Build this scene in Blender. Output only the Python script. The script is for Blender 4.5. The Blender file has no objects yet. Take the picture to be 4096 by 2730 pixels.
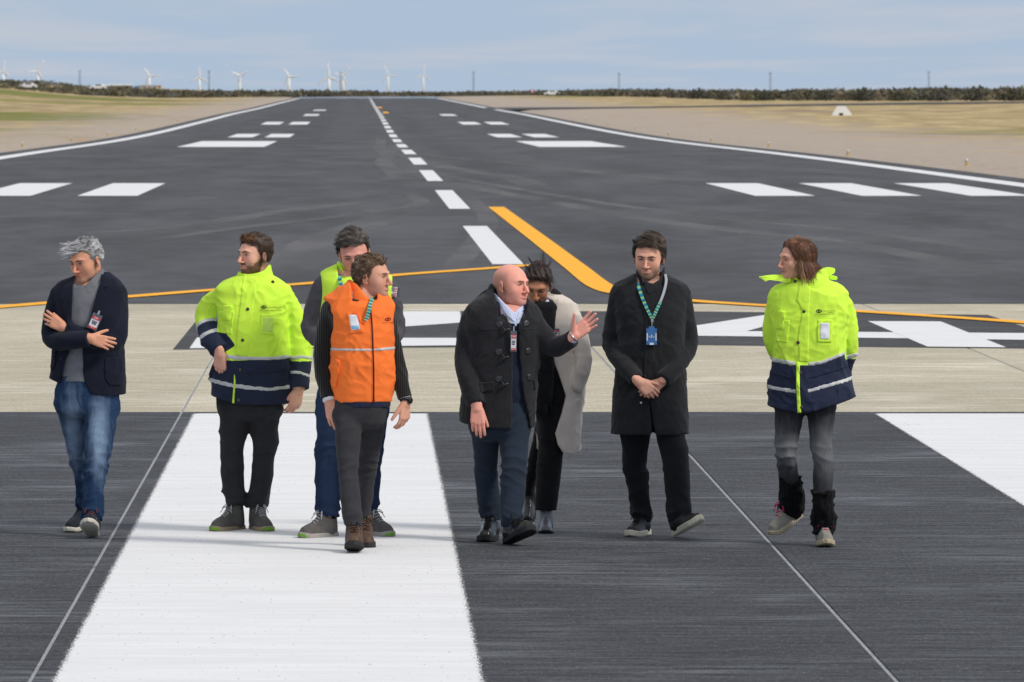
import bpy, math, random
import numpy as np
from mathutils import Vector, Matrix

rng = np.random.default_rng(7)
random.seed(7)
S = bpy.context.scene
COL = S.collection

# ------------------------------------------------------------------ camera
# measured from the photograph (4096 x 2730): focal length in pixels, vanishing point, eye height
F, VX, HY, H = 26808.0, 1443.0, 381.0, 2.6
PW, PH = 4096.0, 2730.0
cam_d = bpy.data.cameras.new('camera')
cam = bpy.data.objects.new('camera', cam_d)
COL.objects.link(cam)
cam.location = (0, 0, H)
cam.rotation_euler = (math.radians(90), 0, 0)
cam_d.sensor_width = 36.0
cam_d.lens = F / PW * 36.0
cam_d.shift_x = (PW / 2 - VX) / PW
cam_d.shift_y = -(PH / 2 - HY) / PW
cam_d.clip_start = 0.5
cam_d.clip_end = 90000
cam_d.dof.use_dof = True
cam_d.dof.focus_distance = 39.0
cam_d.dof.aperture_fstop = 16.0
S.camera = cam

# ------------------------------------------------------------------ sky and sun
SUN_EL, SUN_AZ = math.radians(42), math.radians(122)   # azimuth from +Y (view direction) clockwise towards +X
w = bpy.data.worlds.new('World'); S.world = w; w.use_nodes = True
nt = w.node_tree; nt.nodes.clear()
def wn(t, **kw):
    n = nt.nodes.new(t)
    for k, v in kw.items(): setattr(n, k, v)
    return n
L = nt.links.new
sky = wn('ShaderNodeTexSky', sky_type='NISHITA', sun_disc=False)
sky.sun_elevation = SUN_EL; sky.sun_rotation = SUN_AZ
sky.air_density = 1.0; sky.dust_density = 0.15; sky.ozone_density = 5.0; sky.altitude = 50
tc = wn('ShaderNodeTexCoord')
sep = wn('ShaderNodeSeparateXYZ'); L(tc.outputs['Generated'], sep.inputs[0])
mx = wn('ShaderNodeMath', operation='MAXIMUM'); mx.inputs[1].default_value = 0.0; L(sep.outputs[2], mx.inputs[0])
ad = wn('ShaderNodeMath', operation='ADD'); ad.inputs[1].default_value = 0.016; L(mx.outputs[0], ad.inputs[0])
dx = wn('ShaderNodeMath', operation='DIVIDE'); L(sep.outputs[0], dx.inputs[0]); L(ad.outputs[0], dx.inputs[1])
dy = wn('ShaderNodeMath', operation='DIVIDE'); L(sep.outputs[1], dy.inputs[0]); L(ad.outputs[0], dy.inputs[1])
cmb = wn('ShaderNodeCombineXYZ'); L(dx.outputs[0], cmb.inputs[0]); L(dy.outputs[0], cmb.inputs[1])
mp = wn('ShaderNodeMapping'); mp.inputs['Scale'].default_value = (0.9, 0.22, 1); mp.inputs['Location'].default_value = (2.3, 4.1, 0)
L(cmb.outputs[0], mp.inputs[0])
cn = wn('ShaderNodeTexNoise'); cn.inputs['Scale'].default_value = 0.62; cn.inputs['Detail'].default_value = 6; cn.inputs['Roughness'].default_value = 0.52
cn.inputs['Distortion'].default_value = 0.35
L(mp.outputs[0], cn.inputs['Vector'])
cr = wn('ShaderNodeMapRange', interpolation_type='SMOOTHSTEP'); L(cn.outputs[0], cr.inputs[0])
cr.inputs[1].default_value = 0.40; cr.inputs[2].default_value = 0.72; cr.inputs[3].default_value = 0.22; cr.inputs[4].default_value = 0.95
# pale blue air low over the horizon, a broken white deck above it
hz = wn('ShaderNodeMapRange', interpolation_type='SMOOTHSTEP'); L(mx.outputs[0], hz.inputs[0])
hz.inputs[1].default_value = 0.0; hz.inputs[2].default_value = 0.30; hz.inputs[3].default_value = 0.95; hz.inputs[4].default_value = 0.0
low = wn('ShaderNodeMix', data_type='RGBA'); L(hz.outputs[0], low.inputs[0]); L(sky.outputs[0], low.inputs[6])
low.inputs[7].default_value = (3.75, 5.05, 6.75, 1)
mix = wn('ShaderNodeMix', data_type='RGBA'); L(low.outputs[2], mix.inputs[6])
# the deck is thicker and brighter overhead than low over the horizon
up = wn('ShaderNodeMapRange', interpolation_type='SMOOTHSTEP'); L(mx.outputs[0], up.inputs[0])
up.inputs[1].default_value = 0.02; up.inputs[2].default_value = 0.6; up.inputs[3].default_value = 0.0; up.inputs[4].default_value = 1.0
ccol = wn('ShaderNodeMix', data_type='RGBA'); L(up.outputs[0], ccol.inputs[0])
ccol.inputs[6].default_value = (5.2, 5.6, 6.4, 1); ccol.inputs[7].default_value = (8.7, 8.7, 8.8, 1)
L(ccol.outputs[2], mix.inputs[7])
cov = wn('ShaderNodeMath', operation='MULTIPLY_ADD'); cov.inputs[1].default_value = 0.35; L(up.outputs[0], cov.inputs[0]); L(cr.outputs[0], cov.inputs[2])
cov.use_clamp = True; L(cov.outputs[0], mix.inputs[0])
bg = wn('ShaderNodeBackground'); bg.inputs[1].default_value = 0.1
L(mix.outputs[2], bg.inputs[0])
out = wn('ShaderNodeOutputWorld'); L(bg.outputs[0], out.inputs[0])

sun_d = bpy.data.lights.new('sun', 'SUN'); sun = bpy.data.objects.new('sun', sun_d); COL.objects.link(sun)
sun_d.energy = 2.35; sun_d.angle = math.radians(10.0); sun_d.color = (1.0, 0.93, 0.83)
sd = Vector((math.sin(SUN_AZ) * math.cos(SUN_EL), math.cos(SUN_AZ) * math.cos(SUN_EL), math.sin(SUN_EL)))
sun.rotation_euler = sd.to_track_quat('Z', 'Y').to_euler()
sun.location = (30, -10, 40)

S.view_settings.view_transform = 'Standard'; S.view_settings.look = 'None'
S.view_settings.exposure = 0.0; S.view_settings.gamma = 1.0
S.view_settings.use_curve_mapping = False
S.render.engine = 'CYCLES'
S.cycles.max_bounces = 6; S.cycles.transparent_max_bounces = 8
S.cycles.use_denoising = True

# ------------------------------------------------------------------ materials
def lin(r, g, b):
    f = lambda c: (c / 255) / 12.92 if c <= 10 else (((c / 255) + 0.055) / 1.055) ** 2.4
    return (f(r), f(g), f(b))

class NT:
    """small node-tree helper"""
    def __init__(s, name):
        s.m = bpy.data.materials.new(name); s.m.use_nodes = True
        s.t = s.m.node_tree; s.b = s.t.nodes['Principled BSDF']; s.out = s.t.nodes['Material Output']
    def n(s, t, **kw):
        n = s.t.nodes.new(t)
        for k, v in kw.items(): setattr(n, k, v)
        return n
    def l(s, a, b): s.t.links.new(a, b)
    def pos(s, scale=(1, 1, 1), obj=False, loc=(0, 0, 0)):
        if obj: src = s.n('ShaderNodeTexCoord').outputs['Object']
        else: src = s.n('ShaderNodeNewGeometry').outputs['Position']
        m = s.n('ShaderNodeMapping'); m.inputs['Scale'].default_value = scale; m.inputs['Location'].default_value = loc
        s.l(src, m.inputs[0]); return m.outputs[0]
    def noise(s, vec, scale, detail=3, rough=0.55, dist=0.0):
        n = s.n('ShaderNodeTexNoise'); n.inputs['Scale'].default_value = scale; n.inputs['Detail'].default_value = detail
        n.inputs['Roughness'].default_value = rough; n.inputs['Distortion'].default_value = dist
        s.l(vec, n.inputs['Vector']); return n.outputs[0]
    def rng(s, v, a, b, c=0.0, d=1.0, smooth=True):
        r = s.n('ShaderNodeMapRange', interpolation_type='SMOOTHSTEP' if smooth else 'LINEAR')
        s.l(v, r.inputs[0])
        for i, x in enumerate((a, b, c, d)): r.inputs[i + 1].default_value = x
        return r.outputs[0]
    def math(s, op, a, b=None):
        m = s.n('ShaderNodeMath', operation=op)
        for i, x in enumerate((a, b)):
            if x is None: continue
            if isinstance(x, (int, float)): m.inputs[i].default_value = x
            else: s.l(x, m.inputs[i])
        return m.outputs[0]
    def mix(s, fac, a, b, mode='MIX'):
        m = s.n('ShaderNodeMix', data_type='RGBA', blend_type=mode)
        for i, x in ((0, fac), (6, a), (7, b)):
            if isinstance(x, (int, float)): m.inputs[i].default_value = x
            elif isinstance(x, tuple): m.inputs[i].default_value = (*x[:3], 1)
            else: s.l(x, m.inputs[i])
        return m.outputs[2]
    def attr(s, name):
        a = s.n('ShaderNodeAttribute'); a.attribute_name = name; return a
    def bump(s, h, strength, dist):
        b = s.n('ShaderNodeBump'); b.inputs['Strength'].default_value = strength; b.inputs['Distance'].default_value = dist
        s.l(h, b.inputs['Height']); s.l(b.outputs[0], s.b.inputs['Normal'])
    def base(s, c, rough=0.9, spec=0.3):
        if isinstance(c, tuple): s.b.inputs['Base Color'].default_value = (*c[:3], 1)
        else: s.l(c, s.b.inputs['Base Color'])
        s.b.inputs['Roughness'].default_value = rough
        s.b.inputs['Specular IOR Level'].default_value = spec
        return s.m

def fabric(name, c, rough=0.92, spec=0.15, var=0.18, fine=420, coarse=9, sheen=0.04, bump=0.35, stretch=(1, 1, 1)):
    t = NT(name)
    p = t.pos(stretch, obj=True)
    f = t.noise(p, fine, 2); g = t.noise(p, coarse, 4)
    k = t.math('ADD', t.math('MULTIPLY', f, 0.5), t.math('MULTIPLY', g, 0.5))
    lo = tuple(x * (1 - var) for x in c); hi = tuple(min(1, x * (1 + var)) for x in c)
    t.base(t.mix(t.rng(k, 0.3, 0.7), lo, hi), rough, spec)
    t.b.inputs['Sheen Weight'].default_value = sheen; t.b.inputs['Sheen Roughness'].default_value = 0.6
    t.bump(t.math('ADD', t.math('MULTIPLY', f, 0.25), t.noise(p, 55, 3)), bump, 0.003)
    return t.m

def vcol(name, rough=0.6, spec=0.3, fine=300, var=0.12, bump=0.15, sss=0.0):
    t = NT(name)
    a = t.attr('Col')
    p = t.pos(obj=True)
    f = t.noise(p, fine, 3)
    dark = t.mix(1.0, a.outputs[0], (1 - var, 1 - var, 1 - var), 'MULTIPLY')
    t.base(t.mix(t.rng(f, 0.3, 0.7), dark, a.outputs[0]), rough, spec)
    if sss:
        t.b.inputs['Subsurface Weight'].default_value = sss
        t.b.inputs['Subsurface Radius'].default_value = (0.012, 0.005, 0.003); t.b.inputs['Subsurface Scale'].default_value = 0.6
    if bump: t.bump(f, bump, 0.002)
    return t.m

def plain(name, c, rough=0.6, spec=0.3, metal=0.0):
    t = NT(name); t.base(c, rough, spec); t.b.inputs['Metallic'].default_value = metal
    p = t.pos(obj=True); f = t.noise(p, 40, 3)
    t.b.inputs['Base Color'].default_value = (*c, 1)
    m = t.mix(t.rng(f, 0.3, 0.7), tuple(x * 0.88 for x in c), c); t.l(m, t.b.inputs['Base Color'])
    return t.m

# ------------------------------------------------------------------ mesh helpers
def mk(name, V, Fc, mat=None, parent=None, smooth=False, col=None, loc=(0, 0, 0), attrs=None):
    """one mesh object from vertices and faces (list of tuples, or an (n,k) array)"""
    me = bpy.data.meshes.new(name)
    V = np.asarray(V, dtype=np.float32).reshape(-1, 3)
    if isinstance(Fc, np.ndarray) and Fc.ndim == 2:
        n, k = Fc.shape
        me.vertices.add(len(V)); me.vertices.foreach_set('co', V.ravel())
        me.loops.add(n * k); me.loops.foreach_set('vertex_index', Fc.astype(np.int32).ravel())
        me.polygons.add(n); me.polygons.foreach_set('loop_start', np.arange(0, n * k, k, dtype=np.int32))
        me.update(calc_edges=True)
    else:
        me.from_pydata([tuple(map(float, v)) for v in V], [], [tuple(int(i) for i in f) for f in Fc])
    if smooth: me.polygons.foreach_set('use_smooth', np.ones(len(me.polygons), dtype=bool))
    if col is not None:
        a = me.color_attributes.new('Col', 'FLOAT_COLOR', 'POINT')
        c = np.ones((len(V), 4), dtype=np.float32); c[:, :3] = col
        a.data.foreach_set('color', c.ravel())
    for k, v in (attrs or {}).items():
        a = me.attributes.new(k, 'FLOAT', 'POINT'); a.data.foreach_set('value', np.asarray(v, dtype=np.float32))
    me.validate()
    if mat: me.materials.append(mat)
    o = bpy.data.objects.new(name, me); o.location = loc
    COL.objects.link(o)
    if parent is not None: o.parent = parent
    return o

def tag(o, label=None, cat=None, group=None, kind=None):
    if label: o['label'] = label
    if cat: o['category'] = cat
    if group: o['group'] = group
    if kind: o['kind'] = kind
    return o

def empty(name, loc):
    o = bpy.data.objects.new(name, None); o.location = loc; o.empty_display_size = 0.2; COL.objects.link(o); return o

def box(c, s, R=None):
    """bevel-free box vertices / faces"""
    c = np.asarray(c, float); s = np.asarray(s, float) / 2
    v = np.array([[x, y, z] for x in (-1, 1) for y in (-1, 1) for z in (-1, 1)], float) * s
    if R is not None: v = v @ np.asarray(R).T
    f = [(0, 1, 3, 2), (4, 6, 7, 5), (0, 4, 5, 1), (2, 3, 7, 6), (0, 2, 6, 4), (1, 5, 7, 3)]
    return v + c, f

def join(parts):
    V, Fc, o = [], [], 0
    for v, f in parts:
        V.append(np.asarray(v, float)); Fc += [tuple(i + o for i in q) for q in f]; o += len(v)
    return np.concatenate(V), Fc

def tube(pts, rad, n=8, cap=True):
    pts = np.asarray(pts, float); m = len(pts)
    rad = np.broadcast_to(np.asarray(rad, float), (m,))
    t = np.gradient(pts, axis=0) if m > 2 else np.repeat([pts[1] - pts[0]], m, 0)
    t /= np.linalg.norm(t, axis=1)[:, None] + 1e-12
    up = np.array([0, 0, 1.0]) if abs(t[0][2]) < 0.9 else np.array([1.0, 0, 0])
    V = []
    a = np.cross(up, t[0]); a /= np.linalg.norm(a)
    for i in range(m):
        a = a - t[i] * np.dot(a, t[i]); a /= np.linalg.norm(a); b = np.cross(t[i], a)
        for k in range(n):
            th = 2 * math.pi * k / n
            V.append(pts[i] + rad[i] * (math.cos(th) * a + math.sin(th) * b))
    Fc = [(i * n + k, i * n + (k + 1) % n, (i + 1) * n + (k + 1) % n, (i + 1) * n + k) for i in range(m - 1) for k in range(n)]
    if cap:
        Fc.append(tuple(range(n - 1, -1, -1))); Fc.append(tuple((m - 1) * n + k for k in range(n)))
    return np.array(V), Fc

# ================================================================== THE PLACE
PRY = np.array([-200, 0, 200, 283, 333, 383, 433, 483, 533, 583, 633, 683, 733, 783, 1003, 1210, 1688, 1900, 2300, 4000, 60000.])
PRZ = np.array([0, 0, 0, -.045, -.12, -.22, -.267, -.25, -.19, -.09, .01, .11, .22, .33, .6, 1.0, 1.83, 2.2, 2.3, 2.3, 2.3])
_yy = np.concatenate([np.arange(-200, 3000, 10.), np.arange(3000, 60001, 1000.)])
_zz = np.interp(_yy, PRY, PRZ)
_zz[20:300] = np.convolve(np.pad(_zz, 3, mode='edge'), np.ones(7) / 7, 'valid')[20:300]
_zz[_yy <= 190] = 0.0
def prof(Y): return np.interp(Y, _yy, _zz)
def sstep(a, b, x):
    t = np.clip((np.asarray(x, float) - a) / (b - a), 0, 1); return t * t * (3 - 2 * t)
CX = 2.2                      # runway centreline
XL, XR = -15.2, 19.1          # white edge stripes
def terr(X, Y):
    X = np.asarray(X, float); Y = np.asarray(Y, float)
    l = .0015 * np.maximum(0, -X - 40) ** 2
    r = 0.0125 * np.maximum(0, X - 23) * sstep(300, 900, Y)
    bump = 0.10 * np.sin(X * .09 + 1) * np.sin(Y * .013) * sstep(22, 40, np.abs(X - CX)) * sstep(100, 300, Y)
    return prof(Y) + np.minimum(l, 3.9) + np.minimum(r, 2.2) + bump
def gpt(px, py):
    """ground point seen at photograph pixel (px, py)"""
    Ys = np.concatenate([np.arange(18, 200, .05), np.arange(200, 2600, .5)])
    X = (px - VX) * Ys / F
    d = H - (py - HY) * Ys / F - terr(X, Ys)
    i = np.argmax(d <= 0)
    return X[i], Ys[i]
def unproj(px, py, Y): return np.array([(px - VX) * Y / F, Y, H - (py - HY) * Y / F])

# ---- ground sheet reaching the horizon
def m_ground():
    t = NT('dry_ground')
    p = t.pos()
    big = t.noise(t.pos((.014, .0075, 0), loc=(4, 2, 0)), 1.0, 5, .6, .4)
    mid = t.noise(t.pos((.25, .05, 0), loc=(7, 3, 0)), 1.0, 5, .6)
    fin = t.noise(p, 3.0, 4)
    sx = t.n('ShaderNodeSeparateXYZ'); t.l(t.n('ShaderNodeNewGeometry').outputs['Position'], sx.inputs[0])
    ax = t.math('ABSOLUTE', t.math('SUBTRACT', sx.outputs[0], CX - .2))
    ax = t.math('ADD', ax, t.math('MULTIPLY', t.math('SUBTRACT', mid, .5), 46.0))
    right = t.rng(sx.outputs[0], -2, 2)
    ax = t.math('SUBTRACT', ax, t.math('MULTIPLY', right, 9.0))
    grass = t.mix(t.rng(mid, .38, .62), lin(150, 130, 94), lin(184, 166, 126))
    grass = t.mix(t.rng(t.math('SUBTRACT', big, t.math('MULTIPLY', right, .06)), .47, .60), grass, lin(116, 118, 62))
    grass = t.mix(t.rng(t.noise(t.pos((.05, .012, 0), loc=(3, 9, 0)), 1.0, 4), .56, .70), grass, lin(142, 124, 108))
    grav = t.mix(t.rng(fin, .3, .7), lin(154, 142, 130), lin(178, 166, 154))
    grav = t.mix(t.math('MULTIPLY', t.rng(t.noise(t.pos((.12, .03, 0), loc=(1, 5, 0)), 1.0, 4), .55, .72), .55), grav, lin(166, 136, 108))
    c = t.mix(t.rng(ax, 20, 40), grav, grass)
    t.base(c, 0.95, 0.1)
    return t.m
Yg = np.concatenate([np.linspace(-150, 15, 6), np.geomspace(20, 2600, 150), np.geomspace(2800, 60000, 14)])
Xg = np.concatenate([-np.geomspace(20000, 30, 26), np.linspace(-28, 32, 31), np.geomspace(34, 20000, 26)])
GX, GY = np.meshgrid(Xg, Yg)
sunk = 0.035 + 0.25 * (1 - sstep(0, 3, np.maximum(np.maximum(XL - 2.2 - GX, GX - XR - 2.2), GY - 1890)))
GZ = terr(GX, GY) - sunk
nx, ny = len(Xg), len(Yg)
ii = np.arange(ny - 1)[:, None] * nx + np.arange(nx - 1)[None]
GF = np.stack([ii, ii + 1, ii + nx + 1, ii + nx], -1).reshape(-1, 4)
tag(mk('ground', np.stack([GX, GY, GZ], -1).reshape(-1, 3), GF, m_ground(), smooth=True), kind='structure')

def strip(name, xs, Ys, mat, dz=0.0, kind='structure', attrs=None):
    """sheet following the runway profile; xs: x columns, Ys: rows"""
    xs = np.asarray(xs, float); Ys = np.asarray(Ys, float)
    A, B = np.meshgrid(xs, Ys)
    V = np.stack([A, B, prof(B) + dz], -1).reshape(-1, 3)
    n = len(xs); i = np.arange(len(Ys) - 1)[:, None] * n + np.arange(n - 1)[None]
    return tag(mk(name, V, np.stack([i, i + 1, i + n + 1, i + n], -1).reshape(-1, 4), mat, smooth=True, attrs=attrs), kind=kind)

def m_asphalt(name='asphalt', lo=lin(51, 52, 56), hi=lin(78, 80, 84), spec=.4):
    t = NT(name)
    a = t.noise(t.pos((.35, .06, 1)), 1.0, 5, .6, .3)
    b = t.noise(t.pos((1.6, .5, 1), loc=(4, 4, 0)), 1.0, 4)
    c = t.noise(t.pos(), 14, 4, .65)
    k = t.math('ADD', t.math('MULTIPLY', a, .45), t.math('ADD', t.math('MULTIPLY', b, .25), t.math('MULTIPLY', c, .3)))
    col = t.mix(t.rng(k, .38, .62), lo, hi)
    lane = t.noise(t.pos((.27, .0006, 0), loc=(.3, 0, 0)), 1.0, 2)
    col = t.mix(t.rng(lane, .45, .6), col, t.mix(1.0, col, (.86, .86, .87), 'MULTIPLY'))
    t.base(col, .86, spec); t.bump(c, .25, .01)
    return t.m
M_ASPH = m_asphalt()
Yr = np.concatenate([np.arange(83.5, 400, 8), np.arange(400, 1880, 20), [1885.]])
strip('runway', [XL - 1.6, XL, CX - 8, CX, CX + 8, XR, XR + 1.6], Yr, M_ASPH)
# taxiway leaving to the right
tv, tf = [], []
tx = np.concatenate([np.linspace(XR + 1.62, 60, 12), np.linspace(70, 420, 20)])
for k, x in enumerate(tx):
    y0 = 985 + .03 * x; wd = 26 + 26 * float(np.exp(-(x - 20) / 8))
    for y in (y0 - wd, y0, y0 + wd): tv.append((x, y, float(terr(x, y)) + .04))
for k in range(len(tx) - 1):
    for j in (0, 1): tf.append((k * 3 + j, (k + 1) * 3 + j, (k + 1) * 3 + j + 1, k * 3 + j + 1))
tag(mk('taxiway', tv, tf, M_ASPH, smooth=True), kind='structure')

# glossy strip added over the far end; its sky reflection imitates a mirage
def m_mirage():
    t = NT('mirage_gloss')
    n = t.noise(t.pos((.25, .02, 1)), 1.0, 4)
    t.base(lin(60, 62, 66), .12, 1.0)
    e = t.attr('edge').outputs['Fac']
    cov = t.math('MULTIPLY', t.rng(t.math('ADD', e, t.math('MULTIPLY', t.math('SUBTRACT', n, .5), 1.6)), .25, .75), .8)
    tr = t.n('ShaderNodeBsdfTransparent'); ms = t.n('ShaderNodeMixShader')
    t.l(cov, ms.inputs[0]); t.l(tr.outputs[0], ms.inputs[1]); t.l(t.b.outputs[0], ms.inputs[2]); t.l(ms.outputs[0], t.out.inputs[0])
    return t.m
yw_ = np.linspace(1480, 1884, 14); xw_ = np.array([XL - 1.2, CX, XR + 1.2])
strip('runway_end_mirage', xw_, yw_, m_mirage(), .02, attrs={'edge': np.repeat(sstep(1500, 1800, yw_), 3)})
# ---- concrete slabs, painted dark up to the white threshold stripes, bare beyond
def m_slab(name, lo, hi, pale, amt, spec=.3, seed=0):
    t = NT(name)
    p = t.pos((1, 1, 1), loc=(seed * 3.1, seed * 1.7, 0))
    br = t.noise(t.pos((.8, 7.5, 1), loc=(seed, 0, 0)), 1.0, 6, .72)      # broom lines across the runway
    br2 = t.noise(t.pos((3.5, 16, 1)), 1.0, 4, .7)
    sp = t.noise(t.pos((1, .32, 1)), 34, 4, .75)
    big = t.noise(p, .55, 5, .6, .3)
    k = t.math('ADD', t.math('MULTIPLY', br, .36), t.math('ADD', t.math('MULTIPLY', br2, .32), t.math('MULTIPLY', sp, .32)))
    col = t.mix(t.rng(k, .42, .60), lo, hi)
    streak = t.math('MULTIPLY', t.rng(big, .46, .70), t.rng(br, .40, .64))
    col = t.mix(t.math('MULTIPLY', streak, amt), col, pale)
    fl = t.noise(t.pos((1, .12, 1)), 90, 2)
    col = t.mix(t.math('MULTIPLY', t.rng(fl, .62, .72), .5), col, pale)
    fd = t.noise(t.pos((1, .10, 1), loc=(5, 2, 0)), 70, 2)
    col = t.mix(t.math('MULTIPLY', t.rng(fd, .60, .72), .55), col, tuple(x * .55 for x in lo))
    info = t.n('ShaderNodeObjectInfo')
    col = t.mix(1.0, col, t.mix(info.outputs['Random'], (.88, .88, .88), (1.08, 1.08, 1.08)), 'MULTIPLY')
    t.base(col, .84, spec)
    t.bump(t.math('ADD', t.math('MULTIPLY', br2, .5), sp), .5, .006)
    return t.m
M_DARK = m_slab('dark_painted_concrete', lin(39, 41, 46), lin(76, 79, 85), lin(132, 136, 143), .55)
M_BARE = m_slab('bare_concrete', lin(160, 153, 134), lin(200, 193, 174), lin(224, 218, 204), .75, .2)
M_BLACK = m_slab('black_marking_paint', lin(46, 47, 50), lin(76, 78, 82), lin(118, 121, 126), .4, .3, 2)
def m_seal():
    t = NT('joint_sealant')
    n = t.noise(t.pos(), 30, 4, .7); n2 = t.noise(t.pos((6, .8, 1)), 1.0, 3)
    c = t.mix(t.rng(n, .3, .7), lin(116, 120, 126), lin(168, 171, 174))
    c = t.mix(t.rng(n2, .60, .68), c, lin(48, 50, 54))
    t.base(c, .9, .2); t.bump(n, .6, .006); return t.m
base = strip('pavement', [-17, -9, -1.5, 2.4, 10, 20.9], [15, 55, 83.4], m_seal(), -.006)
xj = [-13.1, -9.2, -5.33, -1.47, 2.38, 6.24, 10.1, 14.0, 17.9]
yj = [20.25, 25.3, 30.36, 35.43, 40.5, 45.55, 50.4, 55.0, 60.7, 65.7, 70.8, 75.8, 80.8, 83.4]
slab_cache = {}
for a in range(len(xj) - 1):
    for b in range(len(yj) - 1):
        sx_, sy_ = xj[a + 1] - xj[a] - .017, yj[b + 1] - yj[b] - .014
        dark = yj[b] < 54.9
        key = (round(sx_, 3), round(sy_, 3), dark)
        if key not in slab_cache:
            x, y, c = sx_ / 2, sy_ / 2, .006
            V = [(-x + c, -y + c, 0), (x - c, -y + c, 0), (x - c, y - c, 0), (-x + c, y - c, 0),
                 (-x, -y, -c), (x, -y, -c), (x, y, -c), (-x, y, -c), (-x, -y, -.12), (x, -y, -.12), (x, y, -.12), (-x, y, -.12)]
            Fc = [(0, 1, 2, 3), (0, 4, 5, 1), (1, 5, 6, 2), (2, 6, 7, 3), (3, 7, 4, 0), (4, 8, 9, 5), (5, 9, 10, 6), (6, 10, 11, 7), (7, 11, 8, 4), (11, 10, 9, 8)]
            o = mk('concrete_slab', V, Fc, M_DARK if dark else M_BARE)
            slab_cache[key] = o.data
        else:
            o = bpy.data.objects.new('concrete_slab', slab_cache[key]); COL.objects.link(o)
        o.location = ((xj[a] + xj[a + 1]) / 2, (yj[b] + yj[b + 1]) / 2, 0.0)
        o.parent = base

# ---- painted markings
def m_paint(name, c, worn=.5, fuzz=1.0):
    t = NT(name)
    e = t.attr('edge').outputs['Fac']
    n = t.noise(t.pos((2.2, .45, 1)), 55, 3, .75)
    n2 = t.noise(t.pos((.8, 5, 1)), 1.0, 4, .6)
    n3 = t.noise(t.pos((40, 12, 1)), 1.0, 2)
    k = t.math('ADD', e, t.math('MULTIPLY', t.math('SUBTRACT', n, .5), 1.2 * fuzz))
    cov = t.rng(k, .40, .62)
    chip = t.math('MULTIPLY', t.rng(n3, .66, .71), t.rng(n2, .42, .55))
    chip = t.math('MULTIPLY', chip, worn)
    cov = t.math('SUBTRACT', cov, chip)
    col = t.mix(t.rng(n2, .3, .7), tuple(x * .90 for x in c), c)
    col = t.mix(t.math('MULTIPLY', t.rng(t.noise(t.pos((.5, 1.6, 1), loc=(3, 1, 0)), 1.0, 5, .7), .52, .75), .35), col, tuple(x * .72 for x in c))
    t.base(col, .75, .3)
    tr = t.n('ShaderNodeBsdfTransparent'); ms = t.n('ShaderNodeMixShader')
    t.l(cov, ms.inputs[0]); t.l(tr.outputs[0], ms.inputs[1]); t.l(t.b.outputs[0], ms.inputs[2]); t.l(ms.outputs[0], t.out.inputs[0])
    return t.m
M_WHITE = m_paint('white_road_paint', (.74, .75, .77), .5, .75)
M_YEL = m_paint('yellow_road_paint', lin(250, 178, 30), .25, .5)
def rect_mark(name, x0, x1, y0, y1, mat=None, rim=.06, dz=.006, skew=0.0):
    n = max(2, int((y1 - y0) / 12) + 2)
    ys = np.concatenate([[y0 - rim, y0 + rim], np.linspace(y0 + rim, y1 - rim, n)[1:-1], [y1 - rim, y1 + rim]])
    xs = np.array([x0 - rim, x0 + rim, x1 - rim, x1 + rim])
    e = np.ones((len(ys), 4)); e[0] = 0; e[-1] = 0; e[:, 0] = 0; e[:, -1] = 0
    return strip(name, xs, ys, mat or M_WHITE, dz, attrs={'edge': e.ravel()})
# threshold stripes
for x0 in (-1.36, 4.19):
    rect_mark('threshold_stripe', x0, x0 + 1.9, 24.0, 54.6, rim=.055)
rect_mark('threshold_stripe', -5.0, -3.1, 24.0, 54.6, rim=.085); rect_mark('threshold_stripe', 7.9, 9.8, 24.0, 54.6, rim=.085)
# centreline dashes
yb = 152.8 - 50 * 1
for k in range(37):
    y0 = yb + 50 * k
    if y0 + 30 > 1880: break
    wd = .24 if k < 3 else .26
    rect_mark('centreline_dash', CX + .06 - wd, CX + .06 + wd, y0, y0 + 30, rim=.03 if k < 6 else .015)
# touchdown and aiming marks
for sgn in (-1, 1):
    def block(a, b, y0, y1):
        xs = sorted((CX + sgn * a, CX + sgn * b)); rect_mark('touchdown_mark', xs[0], xs[1], y0, y1, rim=.05)
    for a, b in ((7.95, 9.5), (10.7, 12.25), (13.5, 15.1)): block(a, b, 172.5, 197.5)
    block(7.35, 12.0, 357, 413)
    for a, b in ((7.0, 8.7), (9.5, 11.2)): block(a, b, 452, 488); block(a, b, 602, 640)
    block(7.0, 8.7, 752, 790)
    if sgn < 0: block(7.0, 8.7, 905, 945)
# runway edge stripes
rect_mark('edge_stripe', XL - .42, XL + .42, 84, 1880, rim=.05)
rect_mark('edge_stripe', XR - .42, XR + .42, 84, 948, rim=.05); rect_mark('edge_stripe', XR - .42, XR + .42, 1025, 1880, rim=.05)

# black panel with the white runway number, traced on the ground
def flat_poly(name, pix, mat, dz, rim=.05):
    P2 = np.array([[(px - VX) * (F * H / (py - HY)) / F, F * H / (py - HY)] for px, py in pix])
    cen = P2.mean(0)
    n = len(P2)
    ar = sum(P2[i][0] * P2[(i + 1) % n][1] - P2[(i + 1) % n][0] * P2[i][1] for i in range(n))
    if ar < 0: P2 = P2[::-1]
    nrm = []
    for i in range(n):
        e0 = P2[i] - P2[i - 1]; e1 = P2[(i + 1) % n] - P2[i]
        n0 = np.array([e0[1], -e0[0]]) / np.linalg.norm(e0); n1 = np.array([e1[1], -e1[0]]) / np.linalg.norm(e1)
        m = n0 + n1; m /= max(.35, np.dot(m, m) / 2); nrm.append(m)
    nrm = np.array(nrm)
    outer, inner = P2 + nrm * rim, P2 - nrm * rim
    V = [(x, y, dz) for x, y in inner] + [(x, y, dz) for x, y in outer]
    Fc = [tuple(range(n))] + [(i, n + i, n + (i + 1) % n, (i + 1) % n) for i in range(n)]
    return tag(mk(name, V, Fc, mat, attrs={'edge': [1] * n + [0] * n}), kind='structure')
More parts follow.
